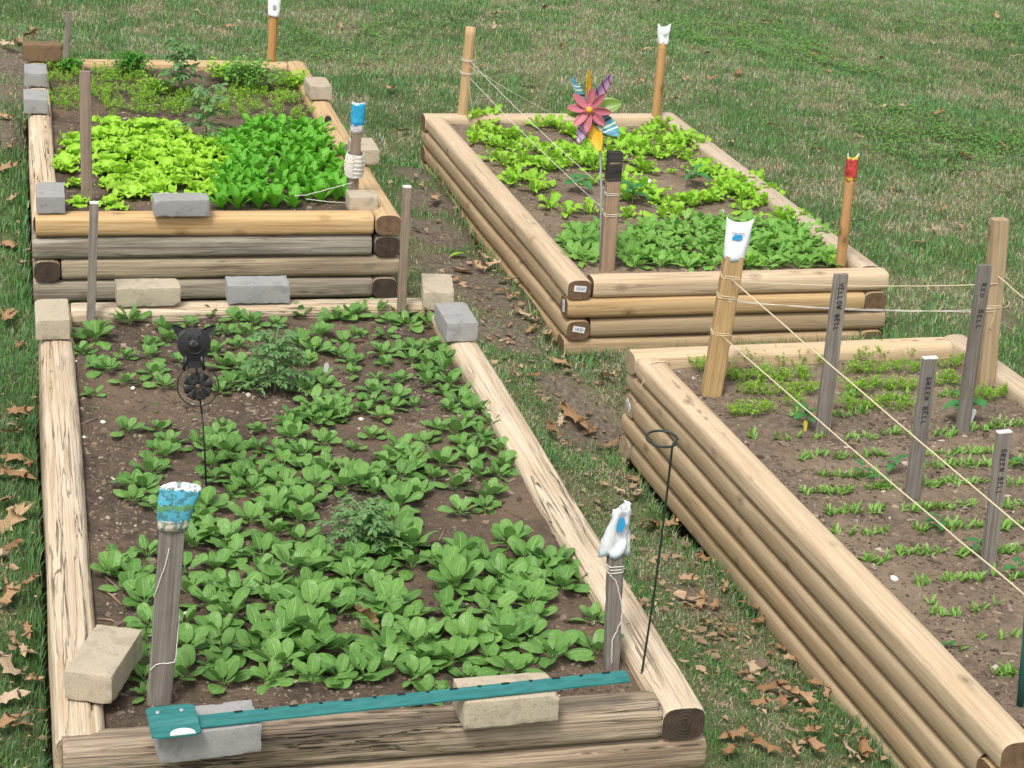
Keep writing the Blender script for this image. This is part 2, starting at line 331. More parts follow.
for k in BEDS:
    u, v = inv(k, XX, YY); inbed = np.maximum(inbed, ((u > .02) & (u < WB-.02) & (v > .02) & (v < LB-.02)).astype(float))
ZZ = ZZ-inbed*.25
nx_, ny_ = len(xs), len(ys)
V = np.c_[XX.ravel(), YY.ravel(), ZZ.ravel()]
F = [(j*nx_+i, j*nx_+i+1, j*nx_+nx_+i+1, j*nx_+nx_+i) for j in range(ny_-1) for i in range(nx_-1)]
col = np.c_[dirt.ravel(), dry.ravel(), np.zeros(len(V)), np.ones(len(V))]
n = N('lawn_ground'); a = n.new('ShaderNodeAttribute', attribute_name='col'); sp = n.new('ShaderNodeSeparateColor'); n.link(a.outputs['Color'], sp.inputs[0])
co = n.coord('Object'); n1 = n.noise(co, 55, 6); n2 = n.noise(co, 7, 4); n3 = n.noise(co, 160, 4)
soilc = n.mix(n.ramp(n1, [(.3, 0.0), (.7, 1.0)]), (.095, .074, .056), (.24, .195, .15)); gr = n.mix(n3, (.04, .07, .022), (.10, .145, .05)); st = n.mix(n1, (.13, .115, .065), (.27, .235, .145))
c = n.mix(n.math('ADD', n.math('MULTIPLY', sp.outputs[1], .75), n.math('MULTIPLY', n.ramp(n2, [(.45, 0.0), (.65, 1.0)]), .3)), gr, st); c = n.mix(sp.outputs[0], c, soilc)
M_ground = n.done(c, .95, n.bump(n.math('ADD', n1, n.math('MULTIPLY', n3, .6)), .6, .02), .1)
tag(obj('ground', mesh('ground', V, F, M_ground, col=col)), kind='structure')
# grass blades: one uncountable mass
def blades(name, P, H, Wd, lean, az, C, mat):
    n_ = len(P); ca, sa = np.cos(az), np.sin(az); D = np.c_[ca, sa, np.zeros(n_)]; S = np.c_[-sa, ca, np.zeros(n_)]*(Wd/2)[:, None]
    up = np.c_[np.zeros(n_), np.zeros(n_), np.ones(n_)]
    mid = P+D*(H*np.sin(lean*.5)*.5)[:, None]+up*(H*np.cos(lean*.5)*.5)[:, None]
    tip = mid+D*(H*np.sin(lean)*.5)[:, None]+up*(H*np.cos(lean)*.5)[:, None]
    V = np.stack([P-S, P+S, mid+S*.8, mid-S*.8, tip], 1).reshape(-1, 3)
    me = bpy.data.meshes.new(name); me.vertices.add(len(V)); me.vertices.foreach_set('co', V.astype(np.float32).ravel())
    b = np.arange(n_)*5; q = np.stack([b, b+1, b+2, b+3, b+3, b+2, b+4], 1).ravel()
    me.loops.add(len(q)); me.loops.foreach_set('vertex_index', q.astype(np.int32))
    me.polygons.add(2*n_); ls = np.stack([np.arange(n_)*7, np.arange(n_)*7+4], 1).ravel(); me.polygons.foreach_set('loop_start', ls.astype(np.int32))
    me.update(calc_edges=True)
    at_ = me.color_attributes.new('col', 'FLOAT_COLOR', 'POINT'); at_.data.foreach_set('color', np.repeat(np.c_[C, np.ones(n_)], 5, 0).astype(np.float32).ravel())
    me.materials.append(mat); return obj(name, me)
n = N('grass_blade'); a = n.new('ShaderNodeAttribute', attribute_name='col'); n.done(a.outputs['Color'], .6, None, .25)
tr = n.new('ShaderNodeBsdfTranslucent'); n.link(a.outputs['Color'], tr.inputs[0]); mx = n.new('ShaderNodeMixShader'); mx.inputs[0].default_value = .25
n.link(n.b.outputs[0], mx.inputs[1]); n.link(tr.outputs[0], mx.inputs[2]); n.link(mx.outputs[0], n.out.inputs[0]); M_grass = n.m
NB = 1500000
X = np.concatenate([rng.uniform(-1.3, 10, NB), rng.uniform(-1.2, 2.1, 260000)]); Y = np.concatenate([rng.uniform(-.8, 15, NB), rng.uniform(-.8, 3.4, 260000)]); NB = len(X)
Pz = np.full(NB, -.5); px, py, dp = proj(np.c_[X, Y, Pz]); keep = (px > -260) & (px < 1284) & (py > -200) & (py < 1000)
dens = np.clip(7.5/np.maximum(dp, 2), .35, 1.0); keep &= rng.random(NB) < dens
X, Y, dp = X[keep], Y[keep], dp[keep]
edge = np.full(len(X), 9.)
ok = np.ones(len(X), bool)
for k in BEDS:
    u, v = inv(k, X, Y); du = np.maximum(np.maximum(-u, u-WB), np.maximum(-v, v-LB)); ok &= du > .012; edge = np.minimum(edge, du)
X, Y, dp, edge = X[ok], Y[ok], dp[ok], edge[ok]
dirt, dry = fields(X, Y); tall = np.exp(-(edge/.07)**2); gap = ((Y < 3.1) & (X > 1.2) & (X < 2.1)) | ((Y < 5.7) & (X > 1.2) & (X < 1.85))
worn = gap*.25*(1-tall)*sstep(.35, .6, fbm(X*6, Y*6, 77))
keep = rng.random(len(X)) > np.clip(dirt*.93+worn, 0, .96)*(1-.5*tall)
X, Y, dp, tall, dirt, dry, gap = [q[keep] for q in (X, Y, dp, tall, dirt, dry, gap)]
nb = len(X); clump = fbm(X*14, Y*14, 51, 2); tint = fbm(X*.8, Y*.8, 61, 3); isdry = rng.random(nb) < np.clip(dry*.62+.10-tall*.3-.03*gap, .03, .85)
Hh = np.where(isdry, rng.uniform(.014, .042, nb), rng.uniform(.016, .048, nb)*(.55+.85*clump))*(1+tall*.40)*np.clip(dp/7, .72, 1.05); Hh *= np.where(gap & (tall < .3), .75, 1)
lean = np.where(isdry, rng.uniform(.7, 1.75, nb), rng.uniform(.1, 1.15, nb)); Wd = rng.uniform(.0018, .0036, nb)*np.clip(dp/5.5, .8, 1.5)
g = np.stack([.095+.09*rng.random(nb), .20+.13*rng.random(nb), .06+.045*rng.random(nb)], 1)*np.array([1.0, 1.04, 1.12])*(.76+.6*tint)[:, None]
s = np.stack([.345+.2*rng.random(nb), .325+.18*rng.random(nb), .215+.12*rng.random(nb)], 1)*(.75+.4*rng.random(nb))[:, None]
Cc = np.where(isdry[:, None], s, g)
grass = blades('grass', np.c_[X, Y, gz(X, Y)-.004], Hh, Wd, lean, rng.uniform(0, 6.283, nb), Cc, M_grass); tag(grass, 'mixed green and straw coloured lawn grass round the raised beds', 'grass', kind='stuff')
# low broad-leaved weeds in patches of the lawn
WP = [(885, 110, .28), (905, 130, .3), (960, 150, .35), (800, 55, .4), (770, 45, .4), (840, 70, .3), (350, 40, .3), (250, 160, .01), (690, 40, .3), (330, 60, .3), (560, 30, .2), (990, 140, .3), (940, 160, .25), (390, 30, .3), (730, 30, .3), (1000, 30, .4)]
P = []
for a, b, r in WP:
    c0 = gpt(a, b); k = int(1000*r*r/.09)
    q = rng.normal(0, r*.6, (k, 2))*np.array([1.3, 1])+c0[:2]; P.append(q)
P = np.concatenate(P); ok = np.ones(len(P), bool)
for k in BEDS:
    u, v = inv(k, P[:, 0], P[:, 1]); ok &= np.maximum(np.maximum(-u, u-WB), np.maximum(-v, v-LB)) > .03
P = P[ok]; ok = fbm(P[:, 0]*7, P[:, 1]*7, 91) > .42; P = P[ok]; k = len(P); az = rng.uniform(0, 6.28, k); r = rng.uniform(.004, .008, k); z = gz(P[:, 0], P[:, 1])+rng.uniform(.015, .04, k)
ca, sa = np.cos(az), np.sin(az); tl = rng.uniform(-.5, .5, (k, 2))
def wp(a, b): return np.c_[P[:, 0]+r*(a*ca-b*sa), P[:, 1]+r*(a*sa+b*ca), z+r*(a*tl[:, 0]+b*tl[:, 1])]
V = np.stack([wp(-1, -.2), wp(-.4, -.9), wp(.6, -.8), wp(1.1, 0), wp(.6, .8), wp(-.4, .9)], 1).reshape(-1, 3)
gcol = np.stack([.10+.07*rng.random(k), .22+.12*rng.random(k), .045+.03*rng.random(k)], 1)
tag(obj('weeds', mesh('weeds', V, [tuple(range(i*6, i*6+6)) for i in range(k)], M_grass, col=np.repeat(np.c_[gcol, np.ones(k)], 6, 0), smooth=False)), 'low bright green broad leaved weeds spreading in patches over the lawn', 'weeds', kind='stuff')
# crumbled dead leaves and straw bits on the paths
LB_ = [(600, 430, .35, 260), (700, 610, .3, 380), (790, 690, .3, 420), (740, 660, .3, 260), (520, 320, .3, 420), (480, 275, .3, 300), (440, 200, .3, 160), (12, 490, .25, 300), (12, 620, .25, 300), (12, 710, .25, 300), (10, 250, .4, 240), (15, 60, .5, 320), (640, 500, .3, 240), (700, 560, .25, 200), (560, 370, .3, 180), (860, 740, .25, 220)]
P = np.concatenate([rng.normal(0, r, (m, 2))*[.8, 1.1]+gpt(a, b)[:2] for a, b, r, m in [(a_, b_, r_, int(m_*.5)) for a_, b_, r_, m_ in LB_]]); ok = np.ones(len(P), bool)
for k in BEDS:
    u, v = inv(k, P[:, 0], P[:, 1]); ok &= np.maximum(np.maximum(-u, u-WB), np.maximum(-v, v-LB)) > .012
P = P[ok]; k = len(P); s = rng.lognormal(-4.95, .5, k); q = rng.normal(0, 1, (k, 5, 3))*.22+np.array([(-1, -.4, 0), (.2, -.8, .15), (1, .1, 0), (.3, .7, -.1), (-.7, .6, .1)])
az = rng.uniform(0, 6.28, k); ca, sa = np.cos(az)[:, None], np.sin(az)[:, None]; st_ = rng.uniform(.35, 1, k)[:, None]
V = np.stack([P[:, :1]+s[:, None]*(q[:, :, 0]*ca-q[:, :, 1]*st_*sa), P[:, 1:]+s[:, None]*(q[:, :, 0]*sa+q[:, :, 1]*st_*ca), (gz(P[:, 0], P[:, 1])+rng.uniform(.006, .026, k))[:, None]+s[:, None]*q[:, :, 2]*1.2], 2).reshape(-1, 3)
cl_ = np.stack([rng.uniform(.28, .58, k)]*3, 1)*np.array([1, .68, .42])*rng.uniform(.7, 1.1, (k, 1))+rng.uniform(0, .05, (k, 1))
tag(obj('leaf_litter', mesh('leaf_litter', V, [f for i in range(k) for f in ((i*5, i*5+1, i*5+2), (i*5, i*5+2, i*5+3), (i*5, i*5+3, i*5+4))], M_grass, col=np.repeat(np.c_[cl_, np.ones(k)], 5, 0), smooth=False)), 'crumbled brown leaf bits scattered over the grass paths', 'leaf litter', kind='stuff')
# ------------------------------------------------------------------ raised beds
def profile(na):
    a = np.linspace(0, 2*math.pi, na, endpoint=False); c, s = np.cos(a), np.sin(a)
    e = np.sign(c)*np.abs(c)**.70*TW/2; h = np.sign(s)*np.abs(s)**.52*TH/2
    return np.c_[e, h]
def timber(par, p0, p1, mat, endmat, rough=.0008, cracks=0, seed=0, bigcrack=None):
    """a landscape timber from p0 to p1 (bed space), its own mesh along local X"""
    p0, p1 = np.array(p0, float), np.array(p1, float); L = np.linalg.norm(p1-p0); na = 56 if cracks else 28; nl = max(8, int(L/(.009 if cracks else .03)))
    pr = profile(na); xs_ = np.linspace(0, L, nl+1); th = np.arange(na)/na*2*math.pi
    XX, TT = np.meshgrid(xs_, np.arange(na), indexing='ij'); sd = seed*7.3
    R = 1+((fbm(XX*3, np.cos(th)[TT]*1.3+np.sin(th)[TT]*2+sd, sd, 3)-.5)*.06)
    if rough: R = R+(fbm(XX*22, np.cos(th)[TT]*6+np.sin(th)[TT]*9+sd, sd+3, 3)-.5)*rough*30
    dark = np.zeros_like(R)
    rr = random.Random(seed*131+5)
    cl = [(rr.uniform(0, 6.28), rr.uniform(-.2, L*.8), rr.uniform(.25, 1.1), rr.uniform(.05, .15), rr.uniform(.018, .042)) for _ in range(cracks)]
    if bigcrack: cl.append(bigcrack)
    for a0, x0, ln, dpth, wdt in cl:
        along = np.clip(1-np.abs((XX-x0-ln/2)/(ln/2)), 0, 1)**.5; aa = a0+.12*np.sin(XX*5+a0*9)+(fbm(XX*9, XX*0+a0, a0, 3)-.5)*.35
        dd = np.angle(np.exp(1j*(th[TT]-aa))); w_ = wdt*(.4+.6*along); k = np.exp(-(dd/w_)**2)*along
        R = R-k*dpth; dark = np.maximum(dark, np.clip(k*1.2, 0, 1)**2*(1 if dpth > .09 else .45))
    yy = pr[TT, 0]*R; zz = pr[TT, 1]*R
    wob = (fbm(xs_*1.2+sd, xs_*0, sd, 2)-.5)*.008; yy = yy+wob[:, None]; zz = zz+((fbm(xs_*1.2, xs_*0+9, sd, 2)-.5)*.004)[:, None]
    # chamfered ends
    fr = np.ones(nl+1); fr[0] = fr[-1] = .94
    V = np.c_[XX.ravel(), (yy*fr[:, None]).ravel(), (zz*fr[:, None]).ravel()]
    F = [(i*na+j, i*na+na+j, i*na+na+(j+1) % na, i*na+(j+1) % na) for i in range(nl) for j in range(na)]; mi = [0]*len(F); sm = [True]*len(F)
    n0 = len(V); V = np.concatenate([V, V[:na]-[.0005, 0, 0], V[-na:]+[.0005, 0, 0]]); F += [tuple(n0+j for j in range(na)), tuple(n0+na+j for j in range(na-1, -1, -1))]; mi += [1, 1]; sm += [False, False]
    dk = np.concatenate([dark.ravel(), np.zeros(2*na)]); col = np.c_[dk, dk, dk, np.ones(len(dk))]
    me = mesh('timber', V, F, [mat, endmat], mi=mi, smooth=sm, col=col)
    d = (p1-p0)/L; ax = Vector(d); zv = Vector((0, 0, 1)); yv = zv.cross(ax).normalized(); zv = ax.cross(yv)
    Mx = Matrix(((ax[0], yv[0], zv[0], p0[0]), (ax[1], yv[1], zv[1], p0[1]), (ax[2], yv[2], zv[2], p0[2]), (0, 0, 0, 1)))
    return obj('timber', me, par, M=Mx)
def bed(key, label, layers, mats, ends):
    x, y, z, a, nlay = BEDS[key]; hgt = nlay*TP
    root = empty('raised_bed', (x, y, z-hgt), a); tag(root, label, 'raised bed', 'timber raised beds')
    out = {}
    for k in range(nlay):
        zc = hgt-TP*k-TH/2; h = TW/2; e = .002; pat = layers[k]; rj = random.Random(hash(key) % 97*0+ord(key)*10+k); j = lambda: rj.uniform(-.004, .004)
        sp = {'pinA': (0, LB-TW-e, TW+e, WB, TW+e, LB, 0, WB-TW-e), 'pinB': (TW+e, LB, 0, WB-TW-e, 0, LB-TW-e, TW+e, WB), 'butt': (.05, LB, .012, WB-TW-e, 0, LB, TW+e, WB-TW-e), 'sides': (0, LB, TW+e, WB-TW-e, 0, LB, TW+e, WB-TW-e), 'ends': (TW+e, LB-TW-e, 0, WB, TW+e, LB-TW-e, 0, WB)}[pat]
        for nm, p0, p1 in (('left', (h+j(), sp[0]+j(), zc), (h+j(), sp[1], zc)), ('front', (sp[2], h+j(), zc), (sp[3]+j(), h+j(), zc)), ('right', (WB-h+j(), sp[4]+j(), zc), (WB-h+j(), sp[5], zc)), ('back', (sp[6]+j(), LB-h+j(), zc), (sp[7], LB-h+j(), zc))):
            m, rgh, cr, big = mats(k, nm)
            out[k, nm] = timber(root, p0, p1, m, ends(k, nm), rgh, cr, ord(key)*20+k*4+len(nm), big)
    return root, out
def mA(k, s):
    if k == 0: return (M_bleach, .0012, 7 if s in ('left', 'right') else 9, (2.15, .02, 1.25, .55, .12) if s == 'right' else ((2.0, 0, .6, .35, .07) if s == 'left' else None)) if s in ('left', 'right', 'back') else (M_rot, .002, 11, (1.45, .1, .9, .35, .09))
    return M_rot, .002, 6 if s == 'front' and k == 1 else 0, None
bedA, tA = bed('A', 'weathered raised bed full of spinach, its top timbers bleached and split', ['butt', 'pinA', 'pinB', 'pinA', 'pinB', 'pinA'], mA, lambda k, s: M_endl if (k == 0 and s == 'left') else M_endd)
def mD(k, s):
    if k == 0: return (M_bleach, .0012, 6, None) if s == 'left' else (M_orange, .0005, 2, None)
    return (M_grey if k in (1,) else M_grey2, .0010, 5 if s == 'front' else 0, None)
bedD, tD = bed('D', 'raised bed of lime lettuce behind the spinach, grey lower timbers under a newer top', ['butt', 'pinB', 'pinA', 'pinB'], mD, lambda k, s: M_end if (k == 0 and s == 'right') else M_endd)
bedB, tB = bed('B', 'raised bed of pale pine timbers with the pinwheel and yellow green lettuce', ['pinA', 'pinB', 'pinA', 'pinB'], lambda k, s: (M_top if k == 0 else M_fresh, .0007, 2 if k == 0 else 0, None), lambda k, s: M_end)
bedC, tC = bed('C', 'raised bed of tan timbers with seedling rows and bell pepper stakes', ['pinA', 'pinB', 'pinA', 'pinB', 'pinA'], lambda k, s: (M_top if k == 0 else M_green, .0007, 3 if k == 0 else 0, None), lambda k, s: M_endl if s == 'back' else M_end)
def endtag(t, L0, tilt):
    g = G(); g.box((0, 0, 0), (.0012, .044, .021)); m = g.me('price_tag', M_white); o = obj('price_tag', m, t); o.location = (L0, 0, .004); o.rotation_euler = (tilt, 0, 0)
    g = G()
    for i, (a, wv) in enumerate(((-.014, .004), (-.007, .006), (.001, .003), (.006, .005), (.013, .003))): g.box((-.0002 if L0 < .01 else .0002, a, .001), (.0014, wv, .011))
    b = obj('print', g.me('print', M_greyprint), t); b.location = (L0-.0004, 0, .004); b.rotation_euler = (tilt, 0, 0)
endtag(tB[0, 'left'], -.002, .1); endtag(tB[2, 'left'], -.002, .2); endtag(tB[1, 'front'], -.002, 1.4); endtag(tC[2, 'back'], -.002, .6)
# soil in the beds
SZ = {'A': -.034, 'D': -.025, 'B': -.21-.042, 'C': -.25-.048}
def soilz(key, u, v):
    s = ord(key); return SZ[key]+(fbm(u*3.2, v*3.2, s)-.5)*.03+(fbm(u*14, v*14, s+4, 4)-.5)*.024
def soilmat(name, d, l, warm):
    n = N(name); co = n.coord('Object'); a = n.noise(co, 3.2, 5); b = n.noise(co, 45, 6, .3, .65); c_ = n.noise(co, 190, 4)
    c = n.mix(n.ramp(b, [(.3, 0.0), (.7, 1.0)]), d, l); c = n.mix(n.ramp(a, [(.44, 0.0), (.62, .75)]), c, warm); c = n.mix(n.ramp(c_, [(.62, 0.0), (.75, .6)]), c, tuple(x*1.8 for x in l))
    return n.done(c, .95, n.bump(n.math('ADD', b, n.math('MULTIPLY', c_, .7)), .9, .012), .12)
M_soilA = soilmat('dark_soil', (.062, .047, .037), (.155, .115, .086), (.215, .155, .106)); M_soilC = soilmat('tan_soil', (.12, .09, .067), (.275, .212, .155), (.31, .24, .168))
M_chip = N('bark_chip'); cc = M_chip.ramp(M_chip.new('ShaderNodeNewGeometry').outputs['Random Per Island'], [(0.0, (.07, .05, .04)), (.5, (.16, .12, .092)), (.85, (.25, .19, .14)), (.97, (.36, .29, .22)), (1.0, (.55, .50, .43))]); M_chip = M_chip.done(cc, .9, None, .15)
for key in BEDS:
    x, y, z, a, nl_ = BEDS[key]; us = np.linspace(.035, WB-.035, 160); vs_ = np.linspace(.035, LB-.035, 320); UU, VV = np.meshgrid(us, vs_); ZZ = soilz(key, UU, VV)
    c_, s_ = math.cos(a), math.sin(a); V = np.c_[(x+UU*c_-VV*s_).ravel(), (y+UU*s_+VV*c_).ravel(), ZZ.ravel()]
    F = [(j*160+i, j*160+i+1, j*160+161+i, j*160+160+i) for j in range(319) for i in range(159)]
    tag(obj('soil', mesh('soil', V, F, M_soilA if key in 'AD' else M_soilC)), kind='structure')
    # crumbs, chips and pebbles on the soil
    m = {'A': 17000, 'D': 5000, 'B': 7000, 'C': 17000}[key]; q = np.c_[rng.uniform(.1, WB-.1, m), rng.uniform(.1, LB-.1, m)]
    q = q[rng.random(m) < .25+1.1*sstep(.4, .6, fbm(q[:, 0]*5, q[:, 1]*5, 44))]; m = len(q)
    sz = rng.lognormal(-6.15, .5, m); el = np.where(rng.random(m) < .25, rng.uniform(1.8, 3.6, m), rng.uniform(.8, 1.6, m)); az = rng.uniform(0, 6.28, m)
    base = np.array([(-1, -1, -.5), (1, -.8, -.5), (.9, 1, -.5), (-.8, .9, -.5), (-.6, -.7, .5), (.7, -.5, .6), (.5, .6, .45), (-.6, .5, .55)])
    Vt = base[None]*(1+rng.normal(0, .2, (m, 8, 3)))*sz[:, None, None]; Vt[:, :, 0] *= el[:, None]; Vt[:, :, 2] *= np.where(el > 1.8, .5, .9)[:, None]
    ca, sa = np.cos(az)[:, None], np.sin(az)[:, None]; vx = Vt[:, :, 0]*ca-Vt[:, :, 1]*sa; vy = Vt[:, :, 0]*sa+Vt[:, :, 1]*ca
    uu = q[:, 0][:, None]+vx; vv = q[:, 1][:, None]+vy; V = np.stack([x+uu*c_-vv*s_, y+uu*s_+vv*c_, Vt[:, :, 2]+soilz(key, q[:, 0], q[:, 1])[:, None]+sz[:, None]*.25], 2).reshape(-1, 3)
    f0 = [(0, 3, 2, 1), (4, 5, 6, 7), (0, 1, 5, 4), (1, 2, 6, 5), (2, 3, 7, 6), (3, 0, 4, 7)]
    tag(obj('soil_crumbs', mesh('soil_crumbs', V, [tuple(i*8+k for k in f) for i in range(m) for f in f0], M_chip, smooth=False)), 'crumbs of soil, bark chips and small pebbles on the soil of the '+{'A': 'spinach bed', 'D': 'lime lettuce bed', 'B': 'pinwheel bed', 'C': 'seedling bed'}[key], 'soil litter', kind='stuff')
def sp(key, px, py):
    p = at(px, py, SZ[key])
    for _ in range(3):
        u, v = inv(key, p[0], p[1]); z = float(soilz(key, np.array(u), np.array(v))); p = at(px, py, z)
    return np.array([p[0], p[1], z])
# ------------------------------------------------------------------ plants
def rosette(name, n, fn, mats):
    g = G()
    for i in range(n): fn(g, i, n)
    return g.me(name, mats)
GA = 2.39996
def spin_m(n, s):
    a0 = U(0, 6.28)
    def f(g, i, n):
        k = i/(n-1); L = s*U(.066, .086)*(1-.25*k); e = R_(U(8, 28)+46*k); 
        g.add(*leaf(L, L*U(.40, .54), p_spoon, e+.25, U(.5, 1.1)*(1-.3*k), a0+GA*i+U(-.3, .3), U(-.35, .30), U(0, .0025), 2, 9, 4, (0, 0, -.002), U(-.5, .5)), smooth=True)
    return rosette('spinach', n, f, [ML_spin])
SPIN = [spin_m(random.randint(7, 10), 1.04) for _ in range(14)]; SPINS = [spin_m(random.randint(4, 5), .75) for _ in range(5)]
def lett_m():
    a0 = U(0, 6.28)
    def f(g, i, n):
        k = i/(n-1); L = U(.065, .085)*(1-.35*k)
        g.add(*leaf(L, L*U(.85, 1.1), p_fan, R_(28+45*k+U(-8, 8)), U(.6, 1.3)*(1-.4*k), a0+GA*i, U(.05, .3), U(.006, .010), U(2.2, 3.2), 11, 8))
    return rosette('lettuce', 9, f, [ML_lett])
LETT = [lett_m() for _ in range(8)]
def rom_m():
    a0 = U(0, 6.28)
    def f(g, i, n):
        k = i/(n-1); L = U(.085, .115)*(1-.2*k)
        g.add(*leaf(L, L*U(.28, .37), lambda t: max(.1, (.22+.85*math.sin(min(1, t*.92)**1.3*math.pi)**.7)) if t < .99 else .15, R_(56+28*k+U(-10, 8)), U(.3, .8)*(1-.4*k), a0+GA*i, U(.2, .55), U(.001, .003), 2.5, 9, 4))
    return rosette('romaine', 7, f, [ML_rom])
ROM = [rom_m() for _ in range(8)]
def oak_m():
    a0 = U(0, 6.28)
    def f(g, i, n):
        k = i/(n-1); L = U(.062, .085)*(1-.25*k)
        g.add(*leaf(L, L*U(.55, .75), lambda t: max(.08, .16+.9*t**1.2) if t < .85 else .9*math.sqrt(max(.1, 1-((t-.85)/.16)**2)), R_(32+40*k+U(-10, 10)), U(.5, 1.1)*(1-.4*k), a0+GA*i, U(.05, .3), U(.003, .007), U(2, 3), 12, 6, (0, 0, 0), U(-.4, .4), U(.2, .42), U(2.4, 3.4)))
    return rosette('lettuce', random.randint(6, 8), f, [ML_oak])
OAK = [oak_m() for _ in range(10)]
def rad_m():
    a0 = U(0, 6.28)
    def f(g, i, n):
        k = i/(n-1); L = U(.068, .095)*(1-.2*k)
        g.add(*leaf(L, L*U(.42, .55), lambda t: (.10 if t < .25 else .10+.9*math.sin(min(1, (t-.25)/.78)*math.pi*.93+.02)**.7), R_(32+38*k+U(-10, 10)), U(.5, 1.1), a0+GA*i, U(-.1, .3), U(.001, .004), 2, 12, 4, (0, 0, 0), U(-.4, .4), U(.1, .35), 2.6))
    return rosette('radish', random.randint(7, 9), f, [ML_rad])
RAD = [rad_m() for _ in range(8)]
def carrot_m():
    g = G()
    for i in range(random.randint(9, 14)):
        az = U(0, 6.28); L = U(.028, .052); e = R_(U(40, 88)); o = np.array([U(-.012, .012), U(-.006, .006), 0]); d = np.array([math.cos(az)*math.cos(e), math.sin(az)*math.cos(e), math.sin(e)])
        s_ = np.array([-math.sin(az), math.cos(az), 0])*.0005; g.add([o-s_, o+s_, o+d*L], [(0, 1, 2)], None, 0)
        for j in range(9):
            t = U(.45, 1); p = o+d*L*t; q = np.array([U(-1, 1), U(-1, 1), U(-.2, .9)]); q /= np.linalg.norm(q); ll = U(.006, .012); c_ = np.cross(q, [0, 0, 1.]); c_ /= np.linalg.norm(c_)+1e-9
            g.add([p, p+q*ll*.5+c_*ll*.24, p+q*ll, p+q*ll*.5-c_*ll*.24], [(0, 1, 2, 3)])
    return g.me('carrot', [ML_car])
CAR = [carrot_m() for _ in range(8)]
def beet_m():
    g = G()
    for i in range(random.randint(5, 9)):
        L = U(.026, .045); g.add(*leaf(L, L*U(.20, .30), p_strap, R_(U(35, 80)), U(.1, .7), U(0, 6.28), .2, .0008, 2, 5, 2, (U(-.014, .014), U(-.006, .006), 0)))
    return g.me('beet', [ML_beet])
BEET = [beet_m() for _ in range(8)]
def pep_m(n, s, droop=.9):
    g = G(); H = .06*s
    g.tube([(0, 0, -.01), (.002, 0, H*.5), (0, .002, H)], .0018*s, 6, 1)
    for i in range(n):
        L = s*U(.045, .062); g.add(*leaf(L, L*.55, p_oval, R_(U(5, 50)), droop*U(.8, 1.3), GA*i+U(-.3, .3), .3, .001, 2, 8, 4, (0, 0, H*(.55+.45*i/n)), U(-.3, .3)))
    return g.me('seedling', [ML_pep, ML_stem])
def tom_m(H, W, n, s, lean=0.0):
    """stem with compound fronds of many small leaflets"""
    g = G(); g.tube([(0, 0, -.01), (.004, .002, H*.4), (.0, .0, H*.85)], [.004, .003, .0015], 6, 1)
    for i in range(n):
        k = (i+.5)/n; z0 = H*(.15+.75*k); az = GA*i+U(-.3, .3); L = W*U(.75, 1.1)*(1-.45*k); e = R_(20+35*k+U(-12, 12)); d0 = np.array([math.cos(az), math.sin(az), 0]); P = []
        for t in np.linspace(0, 1, 6): a = e-1.0*t; P.append(np.array([0, 0, z0])+d0*L*t*math.cos(e*.6)+np.array([0, 0, L*(math.sin(e)*t-.45*t*t)]))
        g.tube(P, .0011, 4, 1, False)
        for j in range(1, 6):
            for sd in (-1, 1, 0):
                if sd == 0 and j < 5: continue
                l = s*U(.75, 1.2); g.add(*leaf(l, l*.5, p_oval, R_(U(-15, 35)), U(.4, 1.2), az-math.pi/2+sd*U(.7, 1.2), .25, .0008, 2, 5, 2, P[j], U(-.5, .5), .2, 3))
                if random.random() < .6: l *= .6; g.add(*leaf(l, l*.55, p_oval, R_(U(-10, 40)), U(.4, 1.2), az-math.pi/2+sd*U(.2, 1.5), .25, 0, 2, 4, 2, (P[j]+P[j-1])/2, U(-.5, .5)))
    return g.me('foliage', [ML_tom, ML_stem])
def bush_m(H, W, n, ls, m=None):
    g = G()
    for i in range(n):
        az = U(0, 6.28); e = R_(U(25, 88)); L = U(.6, 1)*(H*math.sin(e)+W*math.cos(e)); d = np.array([math.cos(az)*math.cos(e), math.sin(az)*math.cos(e), math.sin(e)]); o = np.array([U(-1, 1)*W*.25, U(-1, 1)*W*.25, 0])
        g.tube([o, o+d*L*.6, o+d*L*.95+[0, 0, -.01*L]], .0009, 3, 1, False)
        for j in range(7):
            l = ls*U(.6, 1.1); p = o+d*L*U(.55, 1.0); g.add(*leaf(l, l*.75, p_oval, R_(U(-20, 60)), U(.3, 1.2), U(0, 6.28), .2, .001, 2, 4, 2, p+np.array([U(-1, 1), U(-1, 1), U(-1, 1)])*ls*.5, U(-.6, .6), .3, 2.5))
    return g.me('foliage', [m or ML_par, ML_stem])
def put(protos, key, px, py, s, label, cat, group, name, dz=0.0):
    p = sp(key, px, py); me = random.choice(protos); o = obj(name, me); o.location = (p[0], p[1], p[2]+dz); o.scale = (s, s, s*U(.9, 1.1)); o.rotation_euler = (U(-.12, .12), U(-.12, .12), U(0, 6.28))
    return tag(o, label, cat, group)
